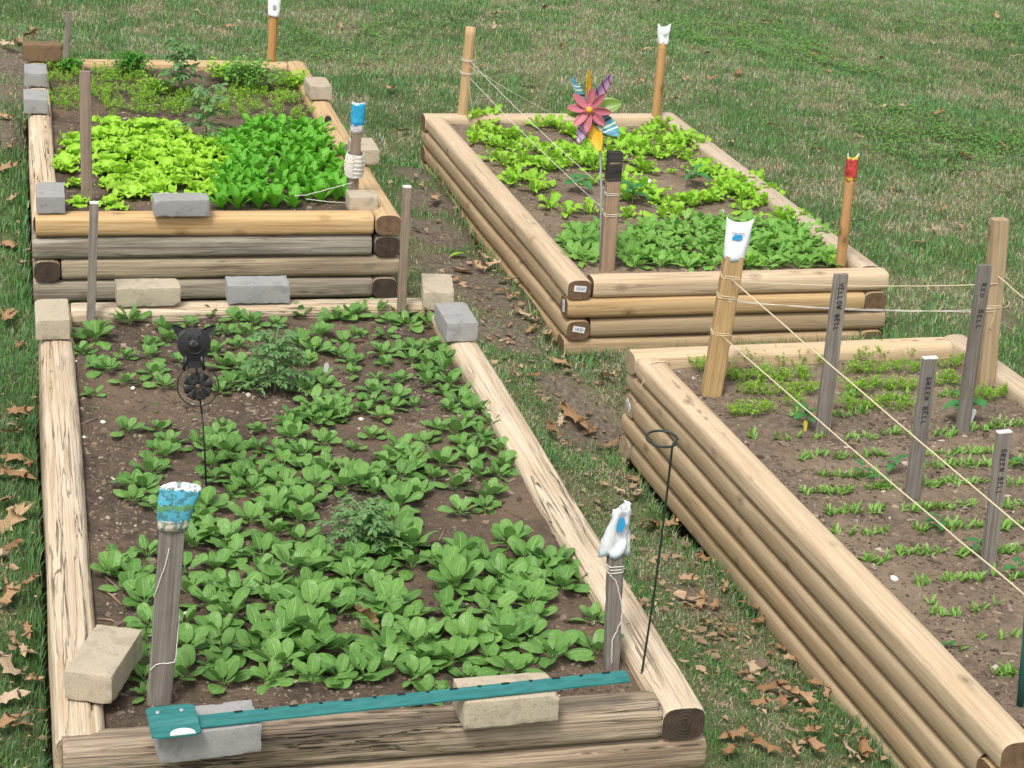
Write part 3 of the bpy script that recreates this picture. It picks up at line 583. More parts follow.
SPL = """95,340,1.1 100,331,.8 94,326,.8 101,343,1.2 84,338,.8 128,324,1 83,355,.8 126,359,.7 108,372,1 95,365,.7 118,372,.8 125,384,.7 110,386,.8 93,396,.6 165,332,.9 149,347,.7 168,342,.9 150,358,.8 164,359,.8 181,363,.7 154,375,.9 168,374,.8 163,388,.8 168,393,.6 210,314,.9 190,326,.6 212,334,.7 216,354,1 94,409,.35 111,409,.35 153,404,.35
223,313,.9 236,321,.8 228,334,.6 253,324,.9 248,335,1 238,337,.8 276,325,.7 237,348,.8 222,368,1 240,372,1 232,386,.8 220,393,.7 252,387,1 272,356,.8 300,347,1 320,337,.9 314,354,1 305,366,.9 300,317,.7 321,312,.8 334,320,1 350,318,1 345,344,.8 340,357,1 352,364,.9 351,375,.7 313,382,1 304,393,.9 326,387,.8 312,405,1 328,404,.8 341,400,.6
373,315,1.1 388,314,.7 398,318,.9 390,324,.7 408,327,1 430,326,.8 420,330,.6 356,337,.8 366,335,.6 385,337,.8 396,337,.7 361,362,1 382,355,1 398,354,1.1 384,366,.8 415,352,1 412,362,.9 433,350,.9 443,358,.8 428,365,.9 427,375,1 444,373,1 455,375,1 450,386,.9 427,385,.7 443,395,.7 462,394,.7 378,382,.7 399,382,.6 371,393,.8 384,396,1 397,400,.8 371,405,.7 415,407,.7 393,409,.9 463,407,.9 450,410,.8
127,432,.9 160,432,.8 168,437,.8 170,445,.8 157,452,.8 165,457,.9 150,475,.9 163,477,.9 133,489,.9 143,492,1 133,502,.8 150,499,.9 157,510,.7 195,502,.8 205,511,.9 222,426,.6 236,426,.6 197,447,.9 210,452,.9 222,439,1 233,442,1 228,454,1 212,467,1 227,467,1 214,480,.9 238,482,1.1 226,486,.9 230,496,.8 155,413,.35 193,418,.35
258,432,.7 292,421,.9 288,428,.8 311,416,1 307,407,.9 328,414,1 340,410,.9 326,422,.8 312,424,.7 344,419,.7 293,440,1 308,442,1.1 324,445,1 333,448,.7 302,456,.8 257,450,.7 240,465,.9 256,477,.9 252,492,.9 267,476,.9 278,452,.8 283,467,1 293,464,1 283,487,.9 272,492,.8 285,498,.9 305,472,1 300,487,1 315,487,1 325,474,1 330,490,1 345,474,1 343,490,1 358,470,.9 360,484,1.1 377,477,1 385,467,.9 375,494,.8 353,450,.5 372,438,.7 386,442,.7 366,413,.8 382,419,.7
449,413,1 463,408,1 474,412,1 489,416,.8 466,424,.8 491,425,.7 437,430,.9 421,434,.8 425,445,.8 432,438,.7 455,435,1.1 462,447,.9 480,437,.9 472,454,.8 486,447,.9 500,452,.8 508,455,.7 504,468,.8 512,473,.7 472,464,1 485,466,1 478,476,.8 490,479,.8 498,477,.8 400,454,1.1 392,462,1 413,472,.8 412,462,.9 384,473,1 400,479,1 387,488,.8 400,492,.9 427,462,.9 442,467,1 433,479,.9 455,467,1 463,474,.9 455,490,.9 443,488,.7 471,491,.7 418,497,.9 425,506,.7 400,507,1.1 490,499,.9 473,504,.8 485,509,.7 499,513,.7 460,515,.9 480,517,1
199,522,.8 213,516,1 112,577,.8 123,565,.8 147,556,.8 136,570,1 133,581,.9 128,591,.9 150,576,.9 145,605,.9 135,611,.8 155,548,.8 193,548,1 203,540,.9 190,556,.9 212,548,.7 184,533,.8 185,573,1 195,583,1 203,578,1 188,593,.8 200,595,.9 226,543,1.1 233,558,1 225,565,1 217,571,.9 232,578,1 222,593,.9 185,605,1 210,608,1.1 229,611,1 195,615,.9 238,598,.9
250,523,.8 236,530,.8 247,532,.8 272,509,.9 277,516,1 268,525,1 272,536,.9 292,514,1.1 297,523,.9 305,508,1 290,538,1.1 300,543,1 292,553,.9 281,547,.6 305,528,1 312,548,.9 245,555,1 262,558,1 263,575,1 277,570,.7 292,573,1.1 305,568,1 318,563,1.1 318,578,1.1 330,568,1.1 336,583,1 350,568,1 352,583,1 365,583,1 347,598,.9 330,593,1 310,593,1 300,588,1 280,581,.9 247,583,1.1 250,603,.9 271,605,.9 270,591,1 285,613,1 297,608,1 312,613,1.1 325,613,1 340,615,1 355,613,1 375,593,.8 385,603,1 378,578,1 388,558,.8 362,555,.9 352,553,.9
395,523,.8 395,543,1.1 412,551,1.1 402,548,1 422,548,1 388,559,.9 412,569,.8 428,565,.8 439,563,.8 460,558,1.2 452,573,1.1 470,570,1.2 486,565,1 455,588,1.1 468,593,1 443,588,.9 435,593,.8 500,581,1 510,578,1 485,598,.9 528,565,1 532,578,.9 525,588,1 505,595,.9 515,603,.9 530,606,.9 447,613,1 482,608,1.1 492,615,1 478,618,.9 510,546,.9
550,568,1 560,578,1.1 568,578,1 562,590,1 582,584,.7 537,563,1 540,593,.9 522,606,.9 545,603,.8 550,608,.9 560,601,.7 535,620,.7 500,628,1 513,623,.9 505,643,1 520,653,1 530,640,1.1 545,648,1 552,658,1 535,663,1 593,623,.7 594,655,1.25 625,643,.7
150,628,.8 143,643,.7 147,653,.8 146,665,.8 143,681,.6 146,696,.5 187,628,1 230,608,.9 232,618,1 205,633,1 217,640,.9 235,633,1 245,626,1 255,608,.8 187,651,1 190,663,1.1 204,658,1.1 186,678,1 202,675,.9 208,681,.9 217,668,.8 224,686,1 223,653,.9 233,673,1 240,651,.9 247,688,.9 255,655,1 258,638,1 270,638,1.1 281,645,1.1 290,635,1.1 283,615,1 247,670,1 278,668,1.1 270,683,.9 283,691,.8 295,683,1
300,603,1 305,618,1 320,608,1 333,615,1 345,623,1 358,608,1 365,603,.9 377,603,.9 388,610,1.1 375,621,1 362,625,1 392,628,1 384,638,1 400,623,.9 295,643,1.1 312,643,1.1 332,638,1 333,653,1 348,653,1 355,665,1 300,668,1.1 310,658,1 325,666,1 312,683,.9 325,682,.8 338,681,.9 385,653,1 372,663,1 385,671,1 395,675,.9 366,679,.8 400,653,1.1 415,648,1 408,638,1 405,668,.9 415,680,.9 425,663,1 435,658,1 420,623,1.1 435,638,1 445,613,1 435,678,1 425,699,.8
455,628,1.1 440,631,1 447,643,1 467,645,1.1 480,643,1 472,621,.9 500,633,1 510,623,1 450,663,1 465,661,.9 455,673,1 468,681,.7 490,663,.9 500,658,1 515,653,1 510,673,.9 527,668,.9 432,700,.6 450,697,.6"""
pts = [tuple(map(float, q.split(','))) for q in SPL.split()]; kept = []
for a, b, s in pts:
    p = sp('A', a, b)
    if any((p[0]-q[0])**2+(p[1]-q[1])**2 < (.049 if b > 500 else .042)**2 for q in kept): continue
    kept.append(p)
    if s < .5: lab, gp = 'tiny spinach seedling on bare soil near the pig ornament', 'tiny spinach seedlings'
    elif b > 500: lab, gp = 'round leaved spinach plant in the crowded front half of the weathered bed', 'spinach in the crowded front half'
    elif a < 215: lab, gp = 'spinach plant in the loose patches left of and behind the pig ornament', 'spinach round the pig ornament'
    elif b > 400: lab, gp = 'spinach plant in the broad middle band of the weathered bed', 'spinach in the middle of the weathered bed'
    else: lab, gp = 'smaller spinach plant near the back timber of the weathered bed', 'spinach at the back of the weathered bed'
    put(SPINS if s < .5 else SPIN, 'A', a, b, s*U(.85, 1.15)*(.86 if b < 500 else .98)*(.62 if s < .5 else 1), lab, 'spinach', gp, 'spinach_plant')
def inpoly(x, y, P):
    c = False; j = len(P)-1
    for i in range(len(P)):
        if (P[i][1] > y) != (P[j][1] > y) and x < (P[j][0]-P[i][0])*(y-P[i][1])/(P[j][1]-P[i][1])+P[i][0]: c = not c
        j = i
    return c
def fill(key, poly, r, extra=()):
    """evenly spaced plants over the patch of soil the outline covers"""
    got = [sp(key, a, b) for a, b in extra]; x0, x1 = min(p[0] for p in poly), max(p[0] for p in poly); y0, y1 = min(p[1] for p in poly), max(p[1] for p in poly); out = list(extra)
    for _ in range(2600):
        a, b = U(x0, x1), U(y0, y1)
        if not inpoly(a, b, poly): continue
        p = sp(key, a, b)
        if any((p[0]-q[0])**2+(p[1]-q[1])**2 < r*r for q in got): continue
        got.append(p); out.append((a, b))
    return out
P_l = [(100, 154), (110, 130), (165, 127), (188, 135), (215, 149), (232, 156), (222, 172), (228, 194), (212, 199), (170, 190), (148, 202), (128, 197), (100, 190), (108, 176), (95, 172)]
for a, b in fill('D', P_l, .074, [(63, 172), (66, 165), (74, 144), (78, 157), (97, 140), (76, 186), (79, 204), (111, 206), (73, 150)]): put(LETT, 'D', a, b, U(.85, 1.1)*(.7 if a < 125 and b > 180 else 1), 'frilly lime green lettuce in the left patch of the far bed', 'lettuce', 'frilly lime lettuces', 'lettuce_plant')
put(LETT, 'D', 121, 210, .4, 'tiny lime lettuce alone beside the grey paver on the front timber', 'lettuce', None, 'lettuce_plant')
P_r = [(223, 145), (255, 131), (313, 129), (325, 139), (322, 158), (336, 160), (346, 200), (306, 209), (268, 209), (223, 211), (210, 205), (217, 180), (228, 169), (222, 155)]
for a, b in fill('D', P_r, .050, [(347, 165), (349, 205), (341, 160)]): put(ROM, 'D', a, b, U(.68, .95), 'upright bright green salad plant in the right patch of the far bed', 'salad plant', 'upright bright green salad plants', 'salad_plant')
OK_ = """474,124 485,122 477,137 474,144 495,137 491,146 506,140 516,140 502,148 495,160 504,166 515,171 510,185 518,180 529,149 524,165 534,185 537,168 548,160 559,162 549,171 540,155 562,154 573,159 585,149 581,166 593,163 595,171 534,193 537,129 549,127 559,130 574,124 573,135 577,138 496,117 593,185 485,132 512,150 555,150 588,157 520,158 565,168
610,138 620,143 632,141 630,151 645,146 655,131 664,129 645,153 656,158 660,148 672,146 680,153 690,143 698,149 687,161 675,138 610,153 600,168 620,153 646,173 640,169 695,171 706,171 713,176 721,188 730,186 734,193 743,189 641,191 626,186 628,198 655,199 600,145 615,162 650,138 668,157 682,146 638,158
732,193 729,182 742,201 754,203 762,206 743,211 754,186 770,196 706,203 693,207 713,201 779,220 784,223 798,220 551,209 568,215 590,214 640,193 656,203 668,207 684,204 662,218 677,217 626,218 627,201 738,197 748,195 700,176 722,195"""
for q in OK_.split():
    a, b = map(float, q.split(',')); lab, gp = ('lobed yellow green lettuce left of the pinwheel', 'yellow green lettuces left of the pinwheel') if a < 598 and b < 200 else (('lobed yellow green lettuce right of the pinwheel near the far timber', 'yellow green lettuces right of the pinwheel') if b < 165 else ('lobed yellow green lettuce scattered across the middle of the pinwheel bed', 'scattered yellow green lettuces'))
    put(OAK, 'B', a, b, U(1.0, 1.3)*(.75 if (a, b) in ((671, 174), (723, 168)) else 1), lab, 'lettuce', gp, 'lettuce_plant')
for a, b in ((671, 174), (723, 168), (496, 118), (577, 141)): put(OAK, 'B', a, b, .55, 'small lone yellow green lettuce on open soil of the pinwheel bed', 'lettuce', 'small lone lettuces', 'lettuce_plant')
for a, b in fill('B', [(566, 232), (600, 228), (601, 264), (575, 262), (562, 246)], .050): put(RAD, 'B', a, b, U(.75, .98), 'grey green radish plant left of the stake with the black top', 'radish', 'radish plants left of the stake', 'radish_plant')
for a, b in fill('B', [(622, 232), (650, 228), (700, 222), (760, 226), (800, 227), (832, 240), (833, 268), (622, 269)], .052): put(RAD, 'B', a, b, U(.75, 1.0), 'grey green radish plant in the dense patch along the front timber', 'radish', 'radish plants along the front timber', 'radish_plant')
for a, b in ((647, 256), (694, 262), (752, 262), (835, 262), (770, 240)): put(OAK, 'B', a, b+3, .7, 'yellow green lettuce seedling poking up among the radish plants', 'lettuce', 'lettuces among the radish plants', 'lettuce_plant')
for a, b, l in ((578, 192, 'pepper seedling with drooping dark leaves below the pinwheel stem'), (694, 188, 'pepper seedling with broad dark leaves right of the black topped stake'), (632, 205, 'small dark leaved pepper seedling beside the black topped stake')): put([pep_m(6, 1.25)], 'B', a, b, 1.0, l, 'pepper plant', None, 'pepper_plant')
# far rows of the lime lettuce bed
for P, lab in (([(48, 68), (72, 66), (82, 84), (50, 86)], 'feathery carrot seedling in the back left corner of the far bed'), ([(50, 94), (84, 92), (84, 114), (50, 108)], 'feathery carrot seedling left of the brown stake'), ([(92, 72), (128, 70), (150, 84), (180, 92), (185, 117), (145, 117), (108, 117), (92, 95)], 'feathery carrot seedling in the middle rows of the far bed'), ([(180, 98), (235, 88), (312, 90), (318, 120), (250, 122), (215, 118), (180, 112)], 'feathery carrot seedling in the right hand rows of the far bed')):
    for a, b in fill('D', P, .043):
        if vn(np.array(a/14), np.array(b/5), 3) > .27: put(CAR, 'D', a, b, U(.75, 1.15), lab, 'carrot', lab.replace('seedling', 'seedlings'), 'carrot_seedling')
def plantobj(name, me, key, px, py, lab, cat, s=1.0, rz=None):
    p = sp(key, px, py); o = obj(name, me); o.location = p; o.scale = (s,)*3; o.rotation_euler = (0, 0, U(0, 6.28) if rz is None else rz); return tag(o, lab, cat)
plantobj('parsley_plant', bush_m(.10, .085, 70, .022), 'D', 133, 76, 'bushy bright parsley clump near the back timber, left of the tall tomato', 'parsley')
plantobj('herb_plant', bush_m(.11, .13, 90, .026, ML_rad), 'D', 250, 88, 'wide bushy dark green herb clump in front of the orange stake', 'herb')
plantobj('herb_plant', bush_m(.07, .09, 45, .022, ML_oak), 'D', 226, 82, 'low yellow green herb clump between the tall tomato and the dark bush', 'herb')
plantobj('herb_plant', bush_m(.05, .08, 40, .02), 'D', 70, 72, 'low green herb clump beside the thin grey back stake', 'herb')
plantobj('herb_plant', bush_m(.05, .10, 40, .02, ML_oak), 'D', 292, 88, 'low yellow green herb clump in the back right corner of the far bed', 'herb')
plantobj('herb_plant', bush_m(.05, .09, 36, .02, ML_car), 'D', 157, 95, 'low feathery herb clump at the foot of the tall tomato', 'herb')
plantobj('tomato_plant', tom_m(.23, .10, 18, .036), 'D', 181, 95, 'tall open grey green tomato plant at the back of the far bed', 'tomato plant')
plantobj('tomato_plant', tom_m(.23, .10, 15, .036), 'D', 206, 142, 'tomato plant between the lime lettuce and the upright salad rows', 'tomato plant')
plantobj('tomato_plant', tom_m(.165, .115, 44, .021), 'A', 275, 392, 'bushy grey green tomato plant right of the pig ornament', 'tomato plant')
plantobj('tomato_plant', tom_m(.11, .11, 40, .020), 'A', 362, 552, 'low sprawling grey green tomato plant in the middle of the spinach', 'tomato plant')
# rows of seedlings in the near right bed
CR = [(722, 782, 364, 362), (782, 826, 363, 361), (844, 886, 358, 357), (890, 909, 358, 357), (921, 951, 355, 353), (720, 808, 382, 378), (844, 902, 374, 372), (912, 922, 371, 370), (937, 960, 369, 366), (745, 761, 395, 394), (770, 803, 395, 394), (806, 819, 393, 392), (844, 914, 391, 388), (935, 958, 386, 383), (733, 771, 414, 412), (786, 800, 408, 407), (844, 884, 411, 408), (890, 914, 410, 408), (970, 1013, 401, 397), (696, 715, 370, 368)]
for x0, x1, y0, y1 in CR:
    k = max(1, int((x1-x0)/5))
    for i in range(k+1):
        t = i/max(1, k); put(CAR, 'C', x0+(x1-x0)*t+U(-2, 2), y0+(y1-y0)*t+U(-3, 3), U(.75, 1.1), 'feathery carrot seedling in the rows at the far end of the seedling bed', 'carrot', 'carrot seedlings in the near right bed', 'carrot_seedling')
BR = [(753, 753, 438, 438), (775, 775, 439, 439), (788, 790, 440, 439), (800, 800, 438, 438), (815, 820, 438, 438), (848, 872, 440, 439), (883, 898, 435, 434), (909, 909, 435, 435), (935, 953, 436, 435), (974, 995, 430, 429), (997, 1020, 426, 424), (800, 822, 458, 457), (835, 852, 458, 457), (855, 883, 457, 456), (925, 946, 456, 456), (952, 994, 454, 452), (822, 838, 476, 475), (846, 875, 478, 476), (924, 949, 468, 467), (955, 991, 468, 467), (1008, 1022, 466, 464), (806, 847, 494, 492), (866, 892, 488, 487), (919, 941, 487, 485), (943, 976, 485, 483), (982, 986, 484, 484), (1005, 1022, 486, 484), (827, 852, 514, 513), (856, 874, 512, 511), (882, 884, 508, 508), (902, 925, 510, 509), (925, 950, 509, 508), (965, 975, 505, 505), (1002, 1022, 508, 507), (836, 838, 533, 533), (853, 856, 533, 533), (863, 885, 534, 533), (916, 952, 530, 528), (952, 982, 529, 527), (997, 1022, 528, 526), (899, 941, 555, 553), (864, 886, 563, 562), (960, 976, 555, 554), (995, 1023, 553, 551), (914, 930, 585, 584), (943, 980, 581, 580), (995, 998, 578, 577), (1007, 1023, 580, 579), (932, 932, 604, 604), (934, 940, 615, 615), (952, 958, 615, 614), (976, 982, 610, 609), (997, 1001, 605, 604), (960, 962, 647, 646), (980, 984, 639, 638), (1000, 1003, 639, 638), (1014, 1018, 636, 635), (995, 1019, 676, 674), (844, 862, 398, 397), (790, 800, 414, 413), (940, 956, 398, 396), (884, 908, 400, 399), (836, 866, 416, 414)]
for x0, x1, y0, y1 in BR:
    k = int((x1-x0)/4.6)
    for i in range(k+1):
        t = i/max(1, k); near = y0 > 545
        put(BEET, 'C', x0+(x1-x0)*t+U(-1.5, 1.5), y0+(y1-y0)*t+U(-2, 2), U(.5, .9), 'strap leaved beet seedling in the nearest sparse rows of the seedling bed' if near else 'strap leaved beet seedling in the middle rows of the seedling bed', 'beet', 'beet seedlings in the nearest rows' if near else 'beet seedlings in the middle rows', 'beet_seedling')
for a, b, k, s, lab in ((806, 428, 6, 1.25, 'dark leaved pepper seedling at the foot of the yellow bell stake'), (962, 422, 8, 1.6, 'large dark leaved pepper plant between the green bell and red bell stakes'), (893, 472, 4, 1.0, 'pepper seedling just left of the middle green bell stake'), (862, 478, 3, .85, 'single broad leaf seedling among the beets left of the green bell stake'), (880, 486, 3, .8, 'broad leaf seedling low beside the middle green bell stake'), (937, 531, 4, .95, 'broad leaf seedling left of the nearest green bell stake'), (978, 556, 4, 1.0, 'tall thin pepper seedling touching the nearest green bell stake'), (1016, 577, 3, .9, 'broad leaf seedling at the right edge beyond the nearest stake'), (1020, 470, 3, .8, 'broad leaf seedling at the right edge behind the nearest stake'), (948, 650, 3, .5, 'tiny round leaved seedling on bare soil of the seedling bed')):
    plantobj('pepper_plant', pep_m(k, s*.8), 'C', a, b, lab, 'pepper plant')
# ------------------------------------------------------------------ fallen leaves
LP = [np.array(q) for q in ((0, 0), (.08, .12), (.30, .10), (.22, .26), (.46, .34), (.24, .42), (.30, .58), (.52, .74), (.22, .66), (.20, .82), (.0, 1.0))]
def oakleaf_m(s, curl):
    ri = [(x*.5, y) for x, y in LP]; V = []; F = []
    ph = U(0, 6); cy = U(.6, 1.6)*curl; cx = U(.8, 2.4)*curl
    def P(x, y): return (x+.03*math.sin(y*6+ph), y-.5, .22*abs(x)*cx+ .25*cy*(y-.5)**2+.05*math.sin(y*9+ph)+.04*math.sin(x*14+ph))
    mid = [(0, y) for x, y in ri]
    for sgn in (-1, 1):
        n0 = len(V)
        for (x, y) in ri: V += [P(0, y), P(sgn*x*.55, y), P(sgn*x*(1+U(-.15, .15)), y)]
        for i in range(len(ri)-1):
            a = n0+i*3
            for j in (0, 1): F.append((a+j, a+j+1, a+j+4, a+j+3) if sgn > 0 else (a+j, a+j+3, a+j+4, a+j+1))
    V = np.array(V)*s; g = G(); g.add(V, F); g.tube([(0, -.5*s, .06*s), (.02*s, -.68*s, .02*s)], .0012, 4, 0)
    return g.me('fallen_leaf', [M_leaf])
n = N('dead_leaf'); ob = n.new('ShaderNodeObjectInfo').outputs['Random']; nz = n.noise(n.coord('Object', (1, 1, 1), True), 40, 4)
c = n.ramp(ob, [(0, (.30, .17, .08)), (.4, (.44, .28, .15)), (.75, (.54, .38, .22)), (1, (.58, .46, .32))]); c = n.mix(n.ramp(nz, [(.35, .6), (.6, 0.0)]), c, (.12, .065, .035)); M_leaf = n.done(c, .75, n.bump(nz, .3, .004), .2)
OAKL = [oakleaf_m(1.0, U(.4, 1.5)) for _ in range(9)]
LV = {'in the worn grass path between the spinach bed and the seedling bed': "574,424,.13 604,417,.08 553,441,.10 613,453,.10 625,466,.07 560,369,.08 533,381,.05 634,485,.05 621,497,.05 635,504,.06 603,511,.06 650,533,.09 670,530,.06 685,519,.07 752,676,.06 750,614,.07 705,631,.07 700,607,.06 687,611,.05 792,666,.06 796,705,.10 769,693,.08 781,654,.05 732,742,.07 764,752,.08 791,757,.05 730,760,.06 811,738,.05 813,755,.07 861,758,.07 818,691,.05 757,629,.05 725,594,.04 703,565,.05 687,587,.05 729,639,.05 759,711,.05 841,745,.05 781,713,.06 808,718,.05 715,612,.05 745,680,.05 770,660,.04 826,700,.04 690,640,.04 560,425,.05 590,428,.05 668,545,.05 850,760,.05",
 'in the dark grass along the left side of the spinach bed': "20,418,.08 8,481,.10 18,484,.09 10,531,.11 12,553,.06 10,607,.08 8,678,.11 12,708,.08 20,733,.06 35,688,.05 15,465,.08 22,520,.08 5,510,.08 28,640,.05 15,650,.06 30,590,.05 5,735,.08 24,660,.05 14,440,.07 6,600,.07 40,720,.04 3,560,.07 30,470,.05",
 'in the bare strip between the far bed and the pinwheel bed': "435,205,.09 492,272,.08 508,285,.09 479,273,.06 518,315,.06 526,322,.07 455,283,.04 547,342,.07 536,325,.05 500,295,.05 470,270,.04 530,335,.05 443,170,.05 428,215,.05 512,300,.05 485,262,.04",
 'on the rough ground left of the far bed': "8,51,.10 19,45,.09 30,40,.08 8,174,.07 6,249,.09 8,328,.10 20,350,.05 20,32,.08 35,37,.07 10,150,.06 22,270,.05 12,205,.06 4,120,.07",
 'on the open lawn beyond the beds': "738,77,.09 811,57,.08 705,58,.08 730,146,.06 814,153,.07 895,192,.08 920,248,.08 964,161,.07 955,175,.07 906,111,.09 884,110,.08 937,117,.07 975,141,.06 933,46,.08 980,75,.07 997,20,.08 712,82,.06 942,212,.05 935,234,.05 672,102,.07 829,75,.06 686,82,.06 495,18,.09 526,88,.09 647,52,.08 655,3,.10 681,67,.06 392,94,.10 402,136,.06 434,2,.09 199,15,.08 493,30,.07 560,50,.06 770,130,.06 860,140,.05 1005,150,.06 1015,60,.07 880,60,.06 765,25,.07 600,20,.06 640,85,.06 545,12,.07 480,70,.06 900,25,.06 960,230,.05 340,30,.06 375,60,.05 230,30,.06 850,225,.05"}
for lab, q in LV.items():
    for r in q.split():
        a, b, s = map(float, r.split(',')); s *= 1.0 if 'left side' in lab else 1.15; p = gpt(a, b); o = obj('fallen_leaf', random.choice(OAKL)); o.location = p+np.array([0, 0, .018+s*.12]); o.scale = (s, s*U(1, 1.25), s); o.rotation_euler = (U(-.5, .5)+(math.pi if random.random() < .3 else 0), U(-.5, .5), U(0, 6.28)); tag(o, 'dead oak leaf '+lab, 'leaf', 'dead leaves '+lab)
for a, b, s, lab in ((365, 636, .085, 'bright tan dead oak leaf caught among the crowded front spinach'), (383, 421, .06, 'pale dead oak leaf on bare soil beside a small spinach plant')):
    p = sp('A', a, b); o = obj('fallen_leaf', OAKL[0]); o.location = p+np.array([0, 0, .05 if b > 500 else .01]); o.scale = (s,)*3; o.rotation_euler = (.9 if b > 500 else .2, .2, 2.4); tag(o, lab, 'leaf')
p = gpt(466, 258); o = obj('fallen_leaf', mesh('fallen_leaf', *leaf(.075, .04, p_oval, .2, .5)[:2], ML_oak)); o.location = p+np.array([0, 0, .02]); o.rotation_euler = (0, .2, 1.9); tag(o, 'yellow green fresh leaf on the dirt between the far bed and pinwheel bed', 'leaf')
# ------------------------------------------------------------------ pavers
BS = (.182, .092, .056)
def paver_m(size, mat, sd):
    """a concrete block with worn arrises and a few chipped corners"""
    g = G(); S = np.array(size)/2; n3 = [max(4, int(s/.006)) for s in size]
    for ax in range(3):
        b, c = [k for k in range(3) if k != ax]
        for sg in (-1, 1):
            I, J = np.meshgrid(np.linspace(-1, 1, n3[b]+1), np.linspace(-1, 1, n3[c]+1), indexing='ij'); P = np.zeros((I.size, 3)); P[:, b] = I.ravel()*S[b]; P[:, c] = J.ravel()*S[c]; P[:, ax] = sg*S[ax]
            d = np.sort(S-np.abs(P), axis=1); e = np.exp(-(d[:, 1]/.0042)**1.5); co = np.exp(-(d[:, 2]/.012)**2)*e
            nz = fbm(P[:, 0]*60+sd, P[:, 1]*60+P[:, 2]*83, sd, 3); n2 = vn(P[:, 0]*25+sd*3, P[:, 1]*25+P[:, 2]*31, sd+7)
            pull = e*(.0006+.0022*np.clip(nz-.46, 0, 1)*2)+co*.008*np.clip(n2-.55, 0, 1)*2
            P = P-np.sign(P)*(d[:, :1]*0+pull[:, None])*(np.abs(P) > S-.006)+ (fbm(P[:, 0]*150, P[:, 1]*150+P[:, 2]*170, sd, 2)[:, None]-.5)*.0008*np.sign(P)*(np.abs(P) >= S-1e-6)
            m = n3[c]+1; F = [(i*m+j, i*m+m+j, i*m+m+j+1, i*m+j+1) for i in range(n3[b]) for j in range(n3[c])]
            if (sg > 0) == (ax == 1): F = [f[::-1] for f in F]
            P[:, 2] += S[2]; g.add(P, F)
    me = g.me('paver', mat); return me
def paver(key, px, py, z, yaw, mat, lab, size=BS, endon=False, tilt=0.0):
    me = paver_m(size, mat, px+py); p = at(px, py, z); a = BEDS[key][3]+yaw; d = (size[0] if endon else size[1])/2
    # px,py is the middle of the bottom edge that faces the camera
    f = np.array([-math.sin(a), math.cos(a)]); o = obj('paver', me); o.location = (p[0]+f[0]*d, p[1]+f[1]*d, z+.001); o.rotation_euler = (0, tilt, a+(math.pi/2 if endon else 0)); return tag(o, lab, 'paver', 'pavers set along the bed timbers')
ZA = .004
paver('A', 259, 304, ZA, .0, M_bg, 'grey paver lying along the back timber of the spinach bed'); paver('A', 149, 307, ZA, .02, M_bt, 'tan paver lying along the back timber, right of the thin pale stake')
paver('A', 53, 340, ZA, .0, M_bt, 'tan paver set end on at the back left corner of the spinach bed', endon=True); paver('A', 438, 311, ZA, -.16, M_bt, 'tan paver set end on at the back right corner of the spinach bed', endon=True)
paver('A', 462, 342, ZA, .0, M_bg, 'grey paver set end on atop the right timber of the spinach bed', endon=True); paver('A', 88, 703, ZA, -.36, M_bt, 'large tan paver turned askew on the left timber, front corner of spinach bed', endon=True, size=(.188, .092, .060))
gp = paver('A', 211, 759, ZA, .10, M_bg, 'grey paver under the flat plate of the teal post'); tp = paver('A', 511, 726, ZA, .035, M_bt, 'tan paver under the teal post on the front timber')
ZD = .012
paver('D', 51, 214, ZD, .0, M_bg, 'grey paver end on at the front left corner of the far bed', endon=True); paver('D', 182, 217, ZD, .02, M_bg, 'grey paver lying along the front timber below the lime lettuce')
paver('D', 36, 114, ZD, .0, M_bg, 'nearer of two grey pavers end on at the left timber of far bed', endon=True); paver('D', 36, 87, ZD, .0, M_bg, 'farther of two grey pavers end on, in front of the dirty brown block', endon=True)
paver('D', 43, 62, ZD, .04, M_bd, 'dirty brown block at the back left corner of the far bed', size=(.165, .09, .072)); paver('D', 321, 100, ZD, .02, M_bt, 'tan paver with dead leaves on it atop the right timber of far bed', endon=True)
paver('D', 367, 165, ZD, .0, M_bt, 'tan paver on the right timber behind the twine wrapped stake', endon=True); paver('D', 364, 214, -.012, .0, M_bt, 'tan paver sunk in the soil inside the front right corner of far bed', size=(.10, .10, .058))
# ------------------------------------------------------------------ stakes
def frame(base, top, yaw=0.0):
    zv = Vector(top-base); L = zv.length; zv.normalize(); xv = Vector((math.cos(yaw), math.sin(yaw), 0)); yv = zv.cross(xv).normalized(); xv = yv.cross(zv)
    return Matrix(((xv[0], yv[0], zv[0], base[0]), (xv[1], yv[1], zv[1], base[1]), (xv[2], yv[2], zv[2], base[2]), (0, 0, 0, 1))), L
GLY = {'Y': [[(0, 1), (.45, .5)], [(.95, 1), (.3, 0)]], 'E': [[(.85, .95), (.1, 1), (.05, 0), (.9, .04)], [(.08, .52), (.7, .55)]], 'L': [[(.1, 1), (.06, .02), (.85, .05)]], 'O': [[(.5, 1), (.1, .7), (.12, .2), (.5, 0), (.9, .25), (.88, .75), (.5, 1)]], 'W': [[(0, 1), (.25, 0), (.5, .7), (.75, 0), (1, 1)]], 'B': [[(.1, 0), (.1, 1), (.7, .9), (.75, .6), (.12, .52), (.85, .4), (.8, .05), (.1, 0)]], 'R': [[(.1, 0), (.1, 1), (.75, .92), (.72, .58), (.12, .5), (.9, 0)]], 'D': [[(.1, 0), (.1, 1), (.7, .85), (.9, .5), (.65, .1), (.1, 0)]], 'G': [[(.9, .85), (.5, 1), (.1, .65), (.15, .2), (.55, 0), (.92, .2), (.9, .48), (.5, .45)]], 'N': [[(.08, 0), (.12, 1), (.82, .03), (.88, 1)]]}
